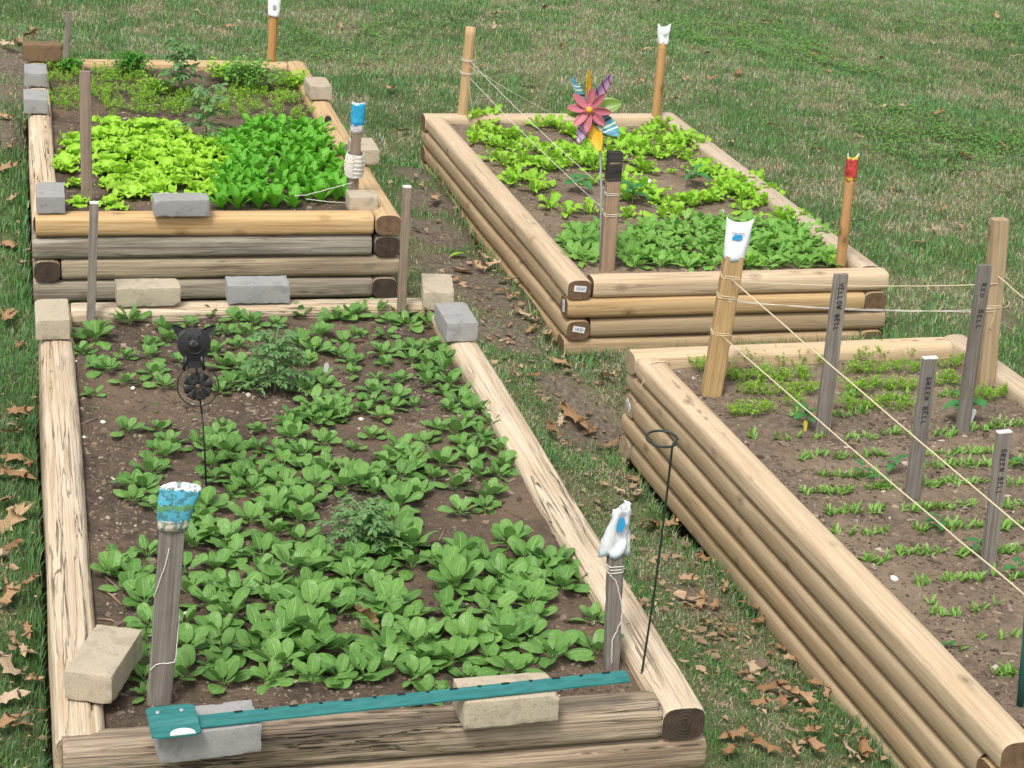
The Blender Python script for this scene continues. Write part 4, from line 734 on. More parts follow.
def text_mesh(s, h, length):
    """hand drawn marker strokes; x runs along the line, y up the letter"""
    g = G(); step = length/len(s)
    for i, ch in enumerate(s):
        k = U(.85, 1.15); dy = U(-.1, .1)
        for st in GLY.get(ch, []):
            P = [((i+.72*x*U(.92, 1.05))*step, (y*k+dy)*h, U(0, .0001)) for x, y in st]; [g.tube([p_, ((p_[0]+q_[0])/2, (p_[1]+q_[1])/2, .0001), q_], h*.075, 5) for p_, q_ in zip(P[:-1], P[1:])]
    V = np.concatenate(g.V); V[:, 2] *= .25; g.V = [V]; return g.me('lettering', M_ink)
STK = {}
def stake(nm, key, bx, by, tx, ty, w_px, mat, lab, thick=.5, yaw=0.0, cap=None, text=None, sink=.06, round_=False, darktop=0.0, tsz=.6, gr='wooden stakes in the beds'):
    b = sp(key, bx, by); t = above(b, tx, ty); W = w_px/FPX*depth(b); T = W*thick; M, L = frame(b, t, yaw+BEDS[key][3])
    root = empty('wooden_stake', (0, 0, 0)); root.matrix_world = M; tag(root, lab, 'stake', gr)
    # local X runs along the stake so that the grain does too
    g = G(); n_ = 14; xs_ = np.linspace(-sink, L, n_+1); V = []
    for i, x in enumerate(xs_):
        j = lambda: random.gauss(0, .0006); e = 1 if i < n_ else .93
        if round_: V += [(x, math.cos(q)*W/2*e+j(), math.sin(q)*W/2*e+j()) for q in np.linspace(0, 2*math.pi, 8, endpoint=False)]
        else:
            c = min(W, T)*.10; V += [(x, a*e+j(), d*e+j()) for a, d in ((-W/2+c, -T/2), (W/2-c, -T/2), (W/2, -T/2+c), (W/2, T/2-c), (W/2-c, T/2), (-W/2+c, T/2), (-W/2, T/2-c), (-W/2, -T/2+c))]
    F = [(i*8+j, i*8+(j+1) % 8, i*8+8+(j+1) % 8, i*8+8+j) for i in range(n_) for j in range(8)]+[tuple(range(7, -1, -1)), tuple(range(n_*8, n_*8+8))]
    g.add(V, F, smooth=bool(round_)); o = obj('post', g.me('post', mat), root)
    o.matrix_local = Matrix(((0, 1, 0, 0), (0, 0, 1, 0), (1, 0, 0, 0), (0, 0, 0, 1)))
    if cap is not None: g = G(); g.box((0, 0, L+.001), (W*.98, T*.98, .004)); obj('painted_tip', g.me('painted_tip', cap), root)
    if darktop: g = G(); g.box((0, 0, L-darktop/2+.0015), (W+.001, T+.001, darktop)); obj('blackened_tip', g.me('blackened_tip', M_black2), root)
    if text:
        ws = text[0].split(); ln = text[1]*L; pos = 0.0
        for wd_ in ws: o = obj('lettering', text_mesh(wd_, W*.35, ln*len(wd_)/len(text[0])), root); o.matrix_local = Matrix.Translation((-W*.16, -T/2-.0016, L*(1-text[2])-pos))@Matrix.Rotation(R_(90), 4, 'X')@Matrix.Rotation(R_(-90), 4, 'Z'); pos += ln*(len(wd_)+len(text[0])-sum(map(len, ws)))/len(text[0])
        #Matrix.Rotation(R_(90), 4, 'X')@Matrix.Rotation(R_(-90), 4, 'Z')
    STK[nm] = (root, M, L, W, T); return root
M_black2 = wood('blackened_wood', (.055, .048, .044), (.016, .014, .013), (.13, .115, .10), .5)
stake('a1', 'A', 159, 703, 173, 520, 24, M_st_grey, 'wide grey stake in front left of the spinach bed, teal packet on top', .45); stake('a2', 'A', 611, 667, 615.5, 547, 14.5, M_st_grey, 'narrow grey stake with crumpled white packet near the wire hoop', .8)
stake('a3', 'A', 91, 324, 94, 203, 8.5, M_st_grey, 'thin pale grey stake left of the tan paver on the back timber', .7, cap=M_whitep); stake('a4', 'A', 401, 320, 407, 187, 8, M_st_brown, 'thin grey brown stake with white tip at the back right of the spinach bed', .8, cap=M_whitep)
stake('d1', 'D', 87, 203, 85, 71, 11, M_st_brown, 'brown stake standing in the lime lettuce', .6); stake('d2', 'D', 352, 207, 357, 128, 9.5, M_st_brown, 'brown stake wound with white twine right of the salad rows', .8)
stake('d3', 'D', 271, 66, 273.6, 12, 9, M_st_orange, 'orange stake at the back of the far bed, white packet on top', .9, round_=True); stake('d4', 'D', 65, 70, 69, 12, 5.5, M_st_grey, 'thin grey stake behind the dirty brown block', .8)
stake('b1', 'B', 462, 122, 471, 27, 11, M_st_pale, 'pale stake with twine at the back left of the pinwheel bed', 1, round_=True); stake('b2', 'B', 655, 126, 663, 41, 9.5, M_st_orange, 'orange stake with clear torn packet at the back of pinwheel bed', 1, round_=True)
stake('b3', 'B', 607, 270, 615, 152, 13.5, M_st_brown, 'brown stake with blackened top beside the pinwheel stem', .7, darktop=.105); stake('b4', 'B', 840, 268, 850.5, 176, 11, M_st_orange, 'orange stake with red packet at the front right of pinwheel bed', 1, round_=True)
stake('c1', 'C', 711, 394, 734, 255, 19, M_st_tan, 'thick tan stake holding the twine and white packet with blue mark', .8, yaw=-.2)
stake('c2', 'C', 822, 433, 841, 274, 15, M_st_grey, 'dark grey stake lettered YELLOW BELL', .35, text=('YELLOW BELL', .30, .05)); stake('c3', 'C', 911, 501, 930, 358, 15, M_st_grey, 'grey stake with white tip lettered GREEN BELL, middle of the seedling bed', .4, cap=M_whitep, text=('GREEN BELL', .34, .12))
stake('c4', 'C', 962, 431, 985, 265, 13.5, M_st_grey, 'tall grey stake lettered RED BELL in front of the tan post', .45, text=('RED  BELL', .28, .10)); stake('c5', 'C', 987, 572, 1004, 432, 15, M_st_grey, 'nearest grey stake with white tip lettered GREEN BELL by the right edge', .4, cap=M_whitep, text=('GREEN BELL', .33, .11))
stake('c6', 'C', 985, 384, 1000, 219, 16, M_st_tan, 'square tan post at the back right corner of the seedling bed', .9, yaw=-.1)
def on(nm, f, dx=0.0, dy=0.0):
    r, M, L, W, T = STK[nm]; return np.array(M@Vector((dx*W, -T/2-.001+dy, L*f)))
# seed packets slipped over the stake tops
def sheath(n_, H, b0, b1, cor, crump, sd, twist=0.0, lean=0.0):
    na = 28; V = []; F = []
    for i in range(n_+1):
        h = i/n_
        for j in range(na):
            q = 2*math.pi*j/na; c, s = math.cos(q), math.sin(q); a = b0[0]+(b1[0]-b0[0])*h; b = b0[1]+(b1[1]-b0[1])*h**1.3
            zz = H*h*(1+cor*(abs(c)**2-.5)*h); tw = twist*h; x = a*np.sign(c)*abs(c)**.8; y = b*np.sign(s)*abs(s)**.8; k = crump*(vn(np.array(q*1.6+3), np.array(h*4.), sd)-.5)+.7*crump*abs(vn(np.array(q*3.2+h*2), np.array(h*7.-q), sd+5)-.5)
            x, y = x*math.cos(tw)-y*math.sin(tw), x*math.sin(tw)+y*math.cos(tw); V.append((x+k*c+lean*h*h, y+k*s, zz+crump*.5*(vn(np.array(q*1.3), np.array(h*2.), sd+9)-.5)))
    F = [(i*na+j, i*na+(j+1) % na, i*na+na+(j+1) % na, i*na+na+j) for i in range(n_) for j in range(na)]
    return np.array(V), F
def packet(nm, lab, H, down, b0, b1, cor, crump, mat, sd, prints=(), **k):
    r, M, L, W, T = STK[nm]; root = empty('seed_packet', (0, 0, 0)); root.matrix_world = M@Matrix.Translation((0, 0, L-down)); tag(root, lab, 'seed packet', 'seed packets on stake tops')
    V, F = sheath(10, H, b0, b1, cor, crump, sd, **k); me = mesh('envelope', V, F, mat); o = obj('envelope', me, root); md = o.modifiers.new('solid', 'SOLIDIFY'); md.thickness = .0012
    for pn, m, shp, x, z, w_, h_ in prints:
        g = G(); yb = -(b0[1]+(b1[1]-b0[1])*(z/H)**1.3)-.003-crump*.45
        if shp == 'blob':
            P = [(math.cos(q)*w_*(1+.15*math.cos(2*q+.7)), math.sin(q)*h_*(1+.25*math.sin(3*q))) for q in np.linspace(0, 6.283, 18, endpoint=False)]; P = [(p[0]+(-.3*w_ if p[0] < -w_*.6 else 0), p[1]-(.6*h_ if p[0] < -w_*.6 else 0)) for p in P]
        else: P = [(-w_, -h_), (w_, -h_), (w_, h_), (-w_, h_)]
        n_ = len(P); V = [(x+p[0], yb, z+p[1]) for p in P]+[(x+p[0], yb+.001, z+p[1]) for p in P]; F = [tuple(range(n_)), tuple(range(2*n_-1, n_-1, -1))]+[(i, n_+i, n_+(i+1) % n_, (i+1) % n_) for i in range(n_)]
        obj(pn, mesh(pn, V, F, m, smooth=False), root)
    return root
def packmat(name, stops, blot, c2, sc=70):
    n = N(name); co = n.new('ShaderNodeTexCoord').outputs['Generated']; s = n.new('ShaderNodeSeparateXYZ'); n.link(co, s.inputs[0]); nz = n.noise(n.coord('Object'), sc, 4, .5)
    z = n.math('ADD', s.outputs[2], n.math('MULTIPLY', n.math('SUBTRACT', nz, .5), .30)); c = n.ramp(z, stops, 'CONSTANT'); k = n.ramp(n.noise(n.coord('Object'), sc*1.4, 3, 1), [(.5, 0.0), (.56, blot)])
    return n.done(n.mix(k, c, c2), .4, None, .4)
W_ = (.78, .79, .80)
M_pteal = packmat('teal_packet', [(0, (.55, .50, .38)), (.20, (.08, .33, .42)), (.42, (.12, .30, .12)), (.55, (.10, .42, .56)), (.84, W_)], .8, (.06, .16, .17))
M_pblue = packmat('blue_packet', [(0, (.72, .62, .62)), (.26, (.02, .20, .36)), (.34, (.03, .36, .60)), (.92, W_)], .4, (.01, .12, .25)); M_pred = packmat('red_packet', [(0, (.62, .38, .05)), (.15, (.50, .05, .04)), (.8, (.70, .45, .10)), (.9, W_)], .6, (.12, .02, .02))
M_pwhite = packmat('printed_packet', [(0, (.62, .72, .80)), (.12, W_)], .35, (.56, .66, .74), 45)
packet('a1', 'crumpled teal and white seed packet with a tan band on the wide grey stake', .086, .016, (.028, .015), (.036, .002), -.10, .0045, M_pteal, 3, lean=.010); packet('a2', 'twisted crumpled white and blue packet on the narrow grey stake', .104, .016, (.024, .018), (.018, .007), .05, .018, M_pwhite, 8, [('print', M_blue, 'blob', .004, .075, .007, .016)], twist=.9, lean=.010)
packet('d2', 'blue seed packet with white border on the twine wound stake', .105, .016, (.021, .016), (.023, .004), .07, .006, M_pblue, 5); packet('d3', 'white seed packet on the orange stake at the back of far bed', .085, .016, (.025, .023), (.03, .009), .1, .006, M_white, 6, [('print', M_greyprint, 'box', 0, .04, .008, .010)])
packet('b2', 'torn white packet flaring open on the orange back stake', .086, .014, (.021, .021), (.030, .010), .22, .008, M_white, 9, [('print', M_greyprint, 'blob', .003, .045, .008, .005)]); packet('b4', 'red and yellow seed packet on the front right orange stake', .092, .016, (.019, .020), (.022, .004), .2, .008, M_pred, 12)
packet('c1', 'white seed packet with blue mark and notched top on the thick tan stake', .125, .014, (.032, .024), (.042, .003), .13, .003, M_pwhite, 15, [('blue_mark', M_blue, 'blob', .0, .076, .013, .010), ('print', M_greyprint, 'box', .034, .065, .002, .026), ('print', M_greyprint, 'box', 0, .088, .020, .0012)])
# twine
def line(name, pts, r, lab, mat=M_twine, sag=0.0, n_=24, fuzz=.0015):
    pts = [np.asarray(p, float) for p in pts]; P = []
    for a, b in zip(pts[:-1], pts[1:]):
        for t in np.linspace(0, 1, n_, endpoint=False): P.append(a+(b-a)*t-np.array([0, 0, sag*4*t*(1-t)]))
    P.append(pts[-1]); P = np.array(P)+rng.normal(0, fuzz*.3, (len(P), 3)); g = G(); g.tube(P, r, 6); return tag(obj(name, g.me(name, mat)), lab, 'twine')
def wrap(nm, f, turns, r, pad=.001, slope=.0, rnd=True):
    rt, M, L, W, T = STK[nm]; P = []
    for q in np.linspace(0, turns*6.283, int(turns*16)+2):
        c, s = math.cos(q), math.sin(q)
        if rnd: x, y = c*(W*.56+pad), s*(T*.56+pad)
        else: m = max(abs(c), abs(s)); x, y = c/m*(W/2+pad), s/m*(T/2+pad)
        P.append(np.array(M@Vector((x, y, L*f+slope*q+.002*math.sin(q*.9)))))
    return P
def fpos(nm, px, py): # point on the front of a stake at an image height
    r, M, L, W, T = STK[nm]; best = min(np.linspace(0, 1, 200), key=lambda f: abs(proj(on(nm, f))[1]-py)); return on(nm, best), best
p, f1 = fpos('c1', 0, 280); e1 = at(1075, 572, -.02); line('twine', [p]+[e1], .0021, 'thick cream twine running from the tan stake down past the middle green bell stake', sag=.004)
p2, f2 = fpos('c1', 0, 336); e2 = at(1075, 637, -.05); line('twine', [p2]+[e2], .0021, 'thick cream twine, the lower of two, running over the nearest seedling rows', sag=.006)
p, f = fpos('c6', 0, 284); line('twine', [fpos('c1', 0, 281)[0], p], .0016, 'cream twine stretched level from the tan stake to the square tan post', sag=.012)
pa, fa = fpos('c1', 0, 300); pb, fb = fpos('c6', 0, 309); line('twine', [pa, pb], .0010, 'thin white string stretched below the level cream twine', M_string, .02); line('twine', [pa-[0, 0, .006], pb-[0, 0, .010]], .0010, 'lower thin white string of the close pair behind the yellow bell stake', M_string, .008)
line('twine', [fpos('c6', 0, 276)[0], at(1075, 340, -.02)], .0018, 'cream twine leaving the square tan post to the right', sag=.002); line('twine', [fpos('c6', 0, 318)[0], at(1020, 335, -.20)], .0012, 'short lower twine end hanging right of the square tan post')
for nm, f, lab in (('c1', f1, 'twine knot wound high round the thick tan stake'), ('c1', f2, 'twine knot wound low round the thick tan stake'), ('c1', fa, 'string loop wound round the middle of the thick tan stake'), ('c6', fb, 'string wound round the square tan post')):
    g = G(); g.tube(wrap(nm, f, 2.4, .0014, .001, .0009, False), .0014, 5); tag(obj('twine', g.me('twine', M_twine)), lab, 'twine')
line('twine', [pb, pb+[.0, 0, -.03], pb+[-.012, -.005, -.06], pb+[.006, 0, -.075]], .001, 'loose twine end hanging from the square tan post')
q0 = fpos('b1', 0, 60)[0]; q1 = fpos('b3', 0, 196)[0]; q2 = fpos('b3', 0, 217)[0]; q3 = fpos('b1', 0, 76)[0]
line('twine', [q0, q1], .0011, 'upper white string from the pale back stake to the black topped stake', M_string, .015); line('twine', [q3, q2], .0011, 'lower white string from the pale back stake to the black topped stake', M_string, .012); line('twine', [fpos('b1', 0, 66)[0], at(512, 92, -.1), at(560, 118, -.25)], .0010, 'loose white string trailing right from the pale back stake', M_string)
line('twine', [q3, q3+[.01, -.01, -.06], q3+[.03, -.02, -.17]], .001, 'white string end hanging down the pale back stake', M_string)
for nm, py, lab in (('b1', 62, 'white string wound high round the pale back stake'), ('b1', 75, 'white string wound lower round the pale back stake'), ('b3', 196, 'white string wound high round the black topped stake'), ('b3', 217, 'white string wound low round the black topped stake')):
    g = G(); g.tube(wrap(nm, fpos(nm, 0, py)[1], 2.2, .0012, .001, .0008, nm == 'b1'), .0012, 5); tag(obj('twine', g.me('twine', M_string)), lab, 'twine')
r, M, L, W, T = STK['d2']; f0 = fpos('d2', 0, 179)[1]; f9 = fpos('d2', 0, 152)[1]; P = []
for i, q in enumerate(np.linspace(0, 34*6.283, 34*14)):
    h = i/(34*14); hz = h*3 % 1; hz = 1-abs(2*hz-1); rr = W*.62+.007+.008*math.sin(hz*3.14)**.5*(.5+h*.5); P.append(np.array(M@Vector((math.cos(q)*rr, math.sin(q)*rr, L*(f0+(f9-f0)*(.08+.84*hz))+.003*math.sin(q)))))
g = G(); g.tube(P, .0019, 5); tag(obj('twine_winding', g.me('twine_winding', M_string)), 'fat ball of white twine wound round the brown stake by the salad rows', 'twine')
w0 = fpos('d2', 0, 182)[0]; line('twine', [w0, at(307, 195, .05), at(294, 196, .02)], .0014, 'white twine trailing from the wound stake into the salad leaves', M_string); line('twine', [fpos('d2', 0, 203)[0], at(330, 202, .0), at(306, 199, .01)], .0014, 'second white twine low by the sunken tan paver', M_string)
line('twine', [at(150, 194, .0), at(165, 193, .02), at(187, 194, .035)], .0012, 'short white string lying on soil behind the grey front paver', M_string)
s1 = [on('a1', .86, -.1), on('a1', .80, -.15), on('a1', .70, -.35), on('a1', .62, -.5), on('a1', .58, -.54, .012)]; line('twine', s1, .0010, 'thin white string hanging down the wide grey stake', M_string, n_=8)
line('twine', [on('a1', .20, -.5), on('a1', .235, -.25), on('a1', .24, .2), on('a1', .245, .45), on('a1', .27, .52), on('a1', .5, .54, .006)], .0010, 'thin white string crossing low round the wide grey stake', M_string, n_=8)
line('twine', [on('a2', .80, -.45), on('a2', .74, 0), on('a2', .60, .35), on('a2', .48, .52), on('a2', .40, .45), on('a2', .25, -.1), on('a2', .05, -.1)], .0012, 'thin white string spiralling down the narrow grey stake', M_string, n_=8)
g = G(); g.tube(wrap('a2', .80, 3, .0012, .001, .0009, False), .0012, 5); tag(obj('twine', g.me('twine', M_string)), 'white string wound under the crumpled packet on narrow grey stake', 'twine')
# twine looped over the corner timber of the near right bed
x, y, z, a, _ = BEDS['C']; P = [np.array([*bl('C', u, LB-TW-.055+dv), z+h]) for u, dv, h in ((.10, .02, -.02), (.085, .01, -.001), (.05, 0, .003), (.02, -.01, .002), (.001, -.02, -.02), (-.004, -.03, -.05), (-.012, -.02, -.08))]
line('twine', P, .0022, 'tan twine looped over the far left corner timber of the seedling bed', n_=6)
# ------------------------------------------------------------------ pinwheel
b = sp('B', 601, 270); t = above(b, 589, 110); M, L = frame(b, t); rt = empty('pinwheel', b); tag(rt, 'pinwheel with pink flower and striped petals of many colours in the lettuce', 'pinwheel')
g = G(); g.tube([(0, 0, -.05), tuple(above(b, 601.5, 190)-b), tuple(above(b, 600, 150)-b), tuple(t-b+np.array([.0, .035, 0]))], .0042, 8); obj('stem', g.me('stem', M_zinc), rt)
tocam = CAM-t; tocam /= np.linalg.norm(tocam); fw = tocam*.95+CX*.10; fw /= np.linalg.norm(fw); xr = np.cross([0, 0, 1.], fw); xr /= np.linalg.norm(xr); yu = np.cross(fw, xr)
Mh = Matrix(((xr[0], yu[0], fw[0], t[0]-b[0]), (xr[1], yu[1], fw[1], t[1]-b[1]), (xr[2], yu[2], fw[2], t[2]-b[2]), (0, 0, 0, 1)))
def petal(name, ang, r0, r1, wd, z0, twist, mat, tip=0.0):
    V, F, Uv = leaf(r1-r0, wd, lambda q: max(.12, math.sin(math.pi*min(1, (q*.86+.10)))**.75), 0, -tip, 0, .35, 0, 1, 12, 6, (0, 0, 0), 0)
    c, s = math.cos(twist), math.sin(twist); V = np.c_[V[:, 0]*c+V[:, 2]*s, V[:, 1]+r0, -V[:, 0]*s+V[:, 2]*c+z0]; q = ang-math.pi/2; c, s = math.cos(q), math.sin(q); V = np.c_[V[:, 0]*c-V[:, 1]*s, V[:, 0]*s+V[:, 1]*c, V[:, 2]]
    o = obj(name, mesh(name, V, F, mat, Uv), rt, M=Mh); md = o.modifiers.new('solid', 'SOLIDIFY'); md.thickness = .0012; return o
def stripes(name, base, stops, dots=None):
    n = N(name); uvn = n.new('ShaderNodeTexCoord').outputs['UV']; s = n.new('ShaderNodeSeparateXYZ'); n.link(uvn, s.inputs[0]); k = n.math('ADD', s.outputs[1], n.math('MULTIPLY', s.outputs[0], .22))
    c = n.ramp(k, stops, 'CONSTANT') if stops else n.mix(0.0, base, base)
    if dots: v = n.voro(uvn, 5.0); c = n.mix(n.ramp(v.outputs['Distance'], [(.16, 1.0), (.2, 0.0)]), c, dots)
    return n.done(c, .4, None, .45)
TE, LA, YE, GRN = (.09, .30, .37), (.40, .29, .46), (.74, .42, .02), (.14, .24, .03)
M_te = stripes('teal_striped', TE, [(0, TE), (.45, (.02, .02, .03)), (.52, TE), (.66, (.75, .72, .45)), (.70, TE), (.80, (.7, .75, .75)), (.84, TE), (.98, (.02, .02, .03)), (1.06, TE)]); M_la = stripes('lavender_striped', LA, [(0, LA), (.42, (.30, .03, .08)), (.48, LA), (.68, (.30, .03, .08)), (.74, LA), (.94, (.25, .04, .10)), (1.0, LA)])
M_ye = stripes('yellow_spotted', YE, None, (.03, .02, .01)); M_gr = stripes('green_spotted', GRN, None, (.30, .36, .05))
for ang, r1, wd, tw, m, lab in ((98, .140, .040, 1.0, M_ye, 'yellow petal, spotted black'), (63, .150, .046, .5, M_la, 'lavender petal, red stripes'), (12, .118, .060, -.3, M_gr, 'green petal'), (-38, .140, .062, -.2, M_te, 'teal petal, black and white stripes'), (-70, .150, .052, .3, M_ye, 'yellow petal, black spots'), (-100, .120, .044, .6, M_la, 'lavender petal, dark red stripes'), (190, .080, .050, .3, M_gr, 'green petal'), (127, .128, .046, .9, M_te, 'teal petal, dark stripes')):
    petal('petal', R_(ang), .02, r1, wd, -.022, tw, m, .25)['label'] = lab
for k in range(8): petal('petal', R_(92+45*k+(3 if k % 2 else -4)), .012, .078, .031, .004, .35, M_pink, .2)
g = G()
for j in range(1): g.tube([(0, 0, -.03), (0, 0, .008)], [.018, .022], 16)
obj('hub', g.me('hub', M_pink), rt, M=Mh); g = G(); P = [(0, 0, .008+.010*math.sin(q)) for q in np.linspace(0, 1.55, 6)]; g.tube(P, [.0115*math.cos(q) for q in np.linspace(0, 1.55, 6)], 14); obj('centre_knob', g.me('centre_knob', M_yel), rt, M=Mh)
# ------------------------------------------------------------------ pig ornament
b = sp('A', 207, 492); rt = empty('pig_ornament', b); tag(rt, 'black iron pig garden ornament on a thin rod with a petalled wheel', 'garden ornament')
hub_ = above(b, 198, 386); head = above(b, 194, 343); neck = above(b, 202, 414)
fw = CAM-head; fw[2] *= .55; fw /= np.linalg.norm(fw); xr = np.cross([0, 0, 1.], fw); xr /= np.linalg.norm(xr); yu = np.cross(fw, xr)
def MM(p): d = p-b; return Matrix(((xr[0], yu[0], fw[0], d[0]), (xr[1], yu[1], fw[1], d[1]), (xr[2], yu[2], fw[2], d[2]), (0, 0, 0, 1)))
PX = depth(b)/FPX
g = G(); g.tube([(0, 0, -.05), (neck-b)*.5+[.001, 0, 0], neck-b], .0024, 6); P = [neck-b, neck-b+(hub_-neck)*.5-fw*.006, hub_-b-fw*.008, head-b-fw*.008]; g.tube(P, .0024, 6); obj('rod', g.me('rod', M_black), rt)
g = G(); q = np.linspace(0, 6.283, 41); Rr = 20*PX; g.tube([(math.cos(k)*Rr, math.sin(k)*Rr, 0) for k in q], .0016, 6, caps=False)
for sgn in (-1, 1):
    P = [(sgn*(.004+.010*t+ (0.016-.009*max(0, t-.3))*math.sin(min(1, t)*1.2)+.008*math.cos(t*7)*t*.6), -Rr-.014+.022*t*.4+.009*math.sin(t*7)*t, 0) for t in np.linspace(0, 1, 18)]; g.tube(P, .0013, 5)
obj('ring', g.me('ring', M_black), rt, M=MM(hub_))
for k in range(8):
    a0 = k*math.pi/4+.25; g = G(); Vv = []; Ff = []
    for i, rr in enumerate((.004, .012, .022, .030, .033)):
        wv = (.0012, .0045, .0095, .0115, .008)[i]
        for s_ in (-1, 0, 1): Vv.append((math.cos(a0)*rr-math.sin(a0)*wv*s_, math.sin(a0)*rr+math.cos(a0)*wv*s_, .002+.0035*(abs(s_))))
    Ff = [(i*3+j, i*3+j+1, i*3+j+4, i*3+j+3) for i in range(4) for j in range(2)]; o = obj('petal', mesh('petal', Vv, Ff, M_black), rt, M=MM(hub_)); md = o.modifiers.new('solid', 'SOLIDIFY'); md.thickness = .001
g = G(); g.tube([(0, 0, -.004), (0, 0, .006), (0, 0, .008)], [.006, .006, .003], 12); obj('hub', g.me('hub', plain('worn_iron', (.12, .08, .05), .6, .4)), rt, M=MM(hub_))
# head: dished disc with relief, ears, snout, smile
Rh = 16.2*PX; V = []; F = []; nr, na = 10, 40
for i in range(nr+1):
    r = i/nr
    for j in range(na):
        q = 2*math.pi*j/na; c, s = math.cos(q), math.sin(q); rx = Rh*(1.0+.06*abs(c)); yy = min(s*1.3, 1)*.88 if s > 0 else s*1.10; V.append((r*c*Rh, r*yy*Rh, .006*math.cos(r*1.5)))
F = [(i*na+j, i*na+(j+1) % na, i*na+na+(j+1) % na, i*na+na+j) for i in range(nr) for j in range(na)]
g = G(); g.add(V, F); g.add(np.array(V)*[1, 1, -.25]-[0, 0, .001], [f[::-1] for f in F]); hd = obj('head', g.me('head', M_black), rt, M=MM(head))
for sgn in (-1, 1):
    g = G(); Pe = [(sgn*.40, .80), (sgn*.75, .98), (sgn*1.08, 1.10), (sgn*1.34, 1.10), (sgn*1.22, .80), (sgn*1.04, .48), (sgn*.90, .30)]; n_ = len(Pe)
    V = [(x*Rh, y*Rh, .004) for x, y in Pe]+[(sgn*.9*Rh, .84*Rh, -.003)]+[(x*Rh, y*Rh, .0005) for x, y in Pe]; F = [(i, (i+1) % n_, n_) for i in range(n_)]+[(i, n_+1+i, n_+1+(i+1) % n_, (i+1) % n_) for i in range(n_)]+[tuple(n_+1+i for i in range(n_))]
    if sgn < 0: F = [f[::-1] for f in F]
    obj('ear', mesh('ear', V, F, M_black, smooth=False), hd)
g = G(); P = [(0, -.02*Rh, .010), (0, -.02*Rh, .019), (0, -.02*Rh, .0205)]; V = []
for k, (zz, sc) in enumerate(((.004, 1.05), (.012, 1), (.0135, .9), (.0125, .2))):
    for j in range(24): q = 2*math.pi*j/24; V.append((math.cos(q)*.36*Rh*sc, math.sin(q)*.27*Rh*sc-.05*Rh, zz))
g.add(V, [(i*24+j, i*24+(j+1) % 24, i*24+24+(j+1) % 24, i*24+24+j) for i in range(3) for j in range(24)]+[tuple(range(72, 96))]); M_nost = plain('worn_black_paint', (.10, .09, .09), .4, .5)
for sgn in (-1, 1):
    Vn = [(sgn*.17*Rh+math.cos(q)*.07*Rh, -.02*Rh+math.sin(q)*.06*Rh, .0145) for q in np.linspace(0, 6.283, 10, endpoint=False)]; g.add(Vn+[(v[0], v[1], .011) for v in Vn], [tuple(range(10))]+[(i, 10+i, 10+(i+1) % 10, (i+1) % 10) for i in range(10)], mi=1)
obj('snout', g.me('snout', [M_black, M_nost]), hd); g = G(); g.tube([(math.cos(q)*.62*Rh, math.sin(q)*.55*Rh-.08*Rh, .006) for q in np.linspace(-2.75, -.4, 16)], .0014, 6); obj('mouth', g.me('mouth', M_black), hd)
for sgn in (-1, 1): g = G(); g.tube([(sgn*.26*Rh, .38*Rh, .004), (sgn*.26*Rh, .38*Rh, .009)], [.0035, .002], 10); obj('eye', g.me('eye', M_black), hd)
g = G()
for sgn in (-1, 1): g.tube([(sgn*.45*Rh, -.80*Rh, -.002), (sgn*.50*Rh, -1.2*Rh, 0), (sgn*.62*Rh, -1.65*Rh, 0)], [.007, .005, .0035], 8)
g.box((0, -1.15*Rh, -.003), (.8*Rh, .75*Rh, .003)); obj('body', g.me('body', M_black), rt, M=MM(head))
# ------------------------------------------------------------------ wire hoop stake
b = sp('A', 640, 684); rt_ = above(b, 672, 446); d = rt_-b; P = [np.array([0, 0, -.03])]+[d*t+np.array([.004*math.sin(t*3), 0, 0]) for t in np.linspace(0, 1, 14)]; c0 = d+np.array([-.018, .008, .012]); rad = .030
P += [np.array([d[0]+.006, d[1], d[2]+.012])]+[c0+np.array([math.cos(q)*rad, math.sin(q)*rad, .004*math.sin(q)]) for q in np.linspace(-.1, 5.6, 30)]
g = G(); g.tube(P, .0024, 8); o = obj('wire_hoop_stake', g.me('wire_hoop_stake', M_wire)); o.location = b; tag(o, 'thin dark green wire stake with a round hoop at its top', 'plant support')
# ------------------------------------------------------------------ teal steel fence post lying on two pavers
n = N('teal_paint'); nz = n.noise(n.coord('Object', (3, 20, 20)), 8, 5); M_teal = n.done(n.mix(n.ramp(nz, [(.4, 0.0), (.7, 1.0)]), (.02, .15, .145), (.04, .215, .205)), .5, n.bump(nz, .15, .002), .45); M_hole = plain('dark_steel', (.012, .02, .022), .7)
zt = ZA+.058+.002; p0 = at(166, 722, zt+.012); p1 = at(628, 674, zt+.010); ax = p1-p0; Lp = np.linalg.norm(ax[:2]); an = math.atan2(ax[1], ax[0]); rt = empty('fence_post', (p0[0], p0[1], zt), an); tag(rt, 'teal steel fence post lying across two pavers at the front of the spinach bed', 'fence post')
g = G(); hw = .0140; pr = [(-hw, .0), (-hw, .003), (-.006, .0045), (-.003, .010), (.003, .0105), (.007, .0085), (hw, .0105), (hw, 0)]; V = [(x, a, h) for x in (.02, Lp) for a, h in pr]; F = [(i, i+8, (i+1) % 8+8, (i+1) % 8) for i in range(8)]+[tuple(range(8)), tuple(range(15, 7, -1))]; g.add(V, F, smooth=False); obj('rail', g.me('rail', M_teal), rt)
for k in range(15): g = G(); g.box((.13+k*(Lp-.17)/14, .0125, .0098), (.015 if k % 2 == 0 else .007, .005, .0022)); obj('slot', g.me('slot', M_hole), rt)
g = G(); V = []; wx = .043
prof_ = [(-.050, .0045), (-.018, .006), (-.008, .012), (.008, .013), (.040, .013)]
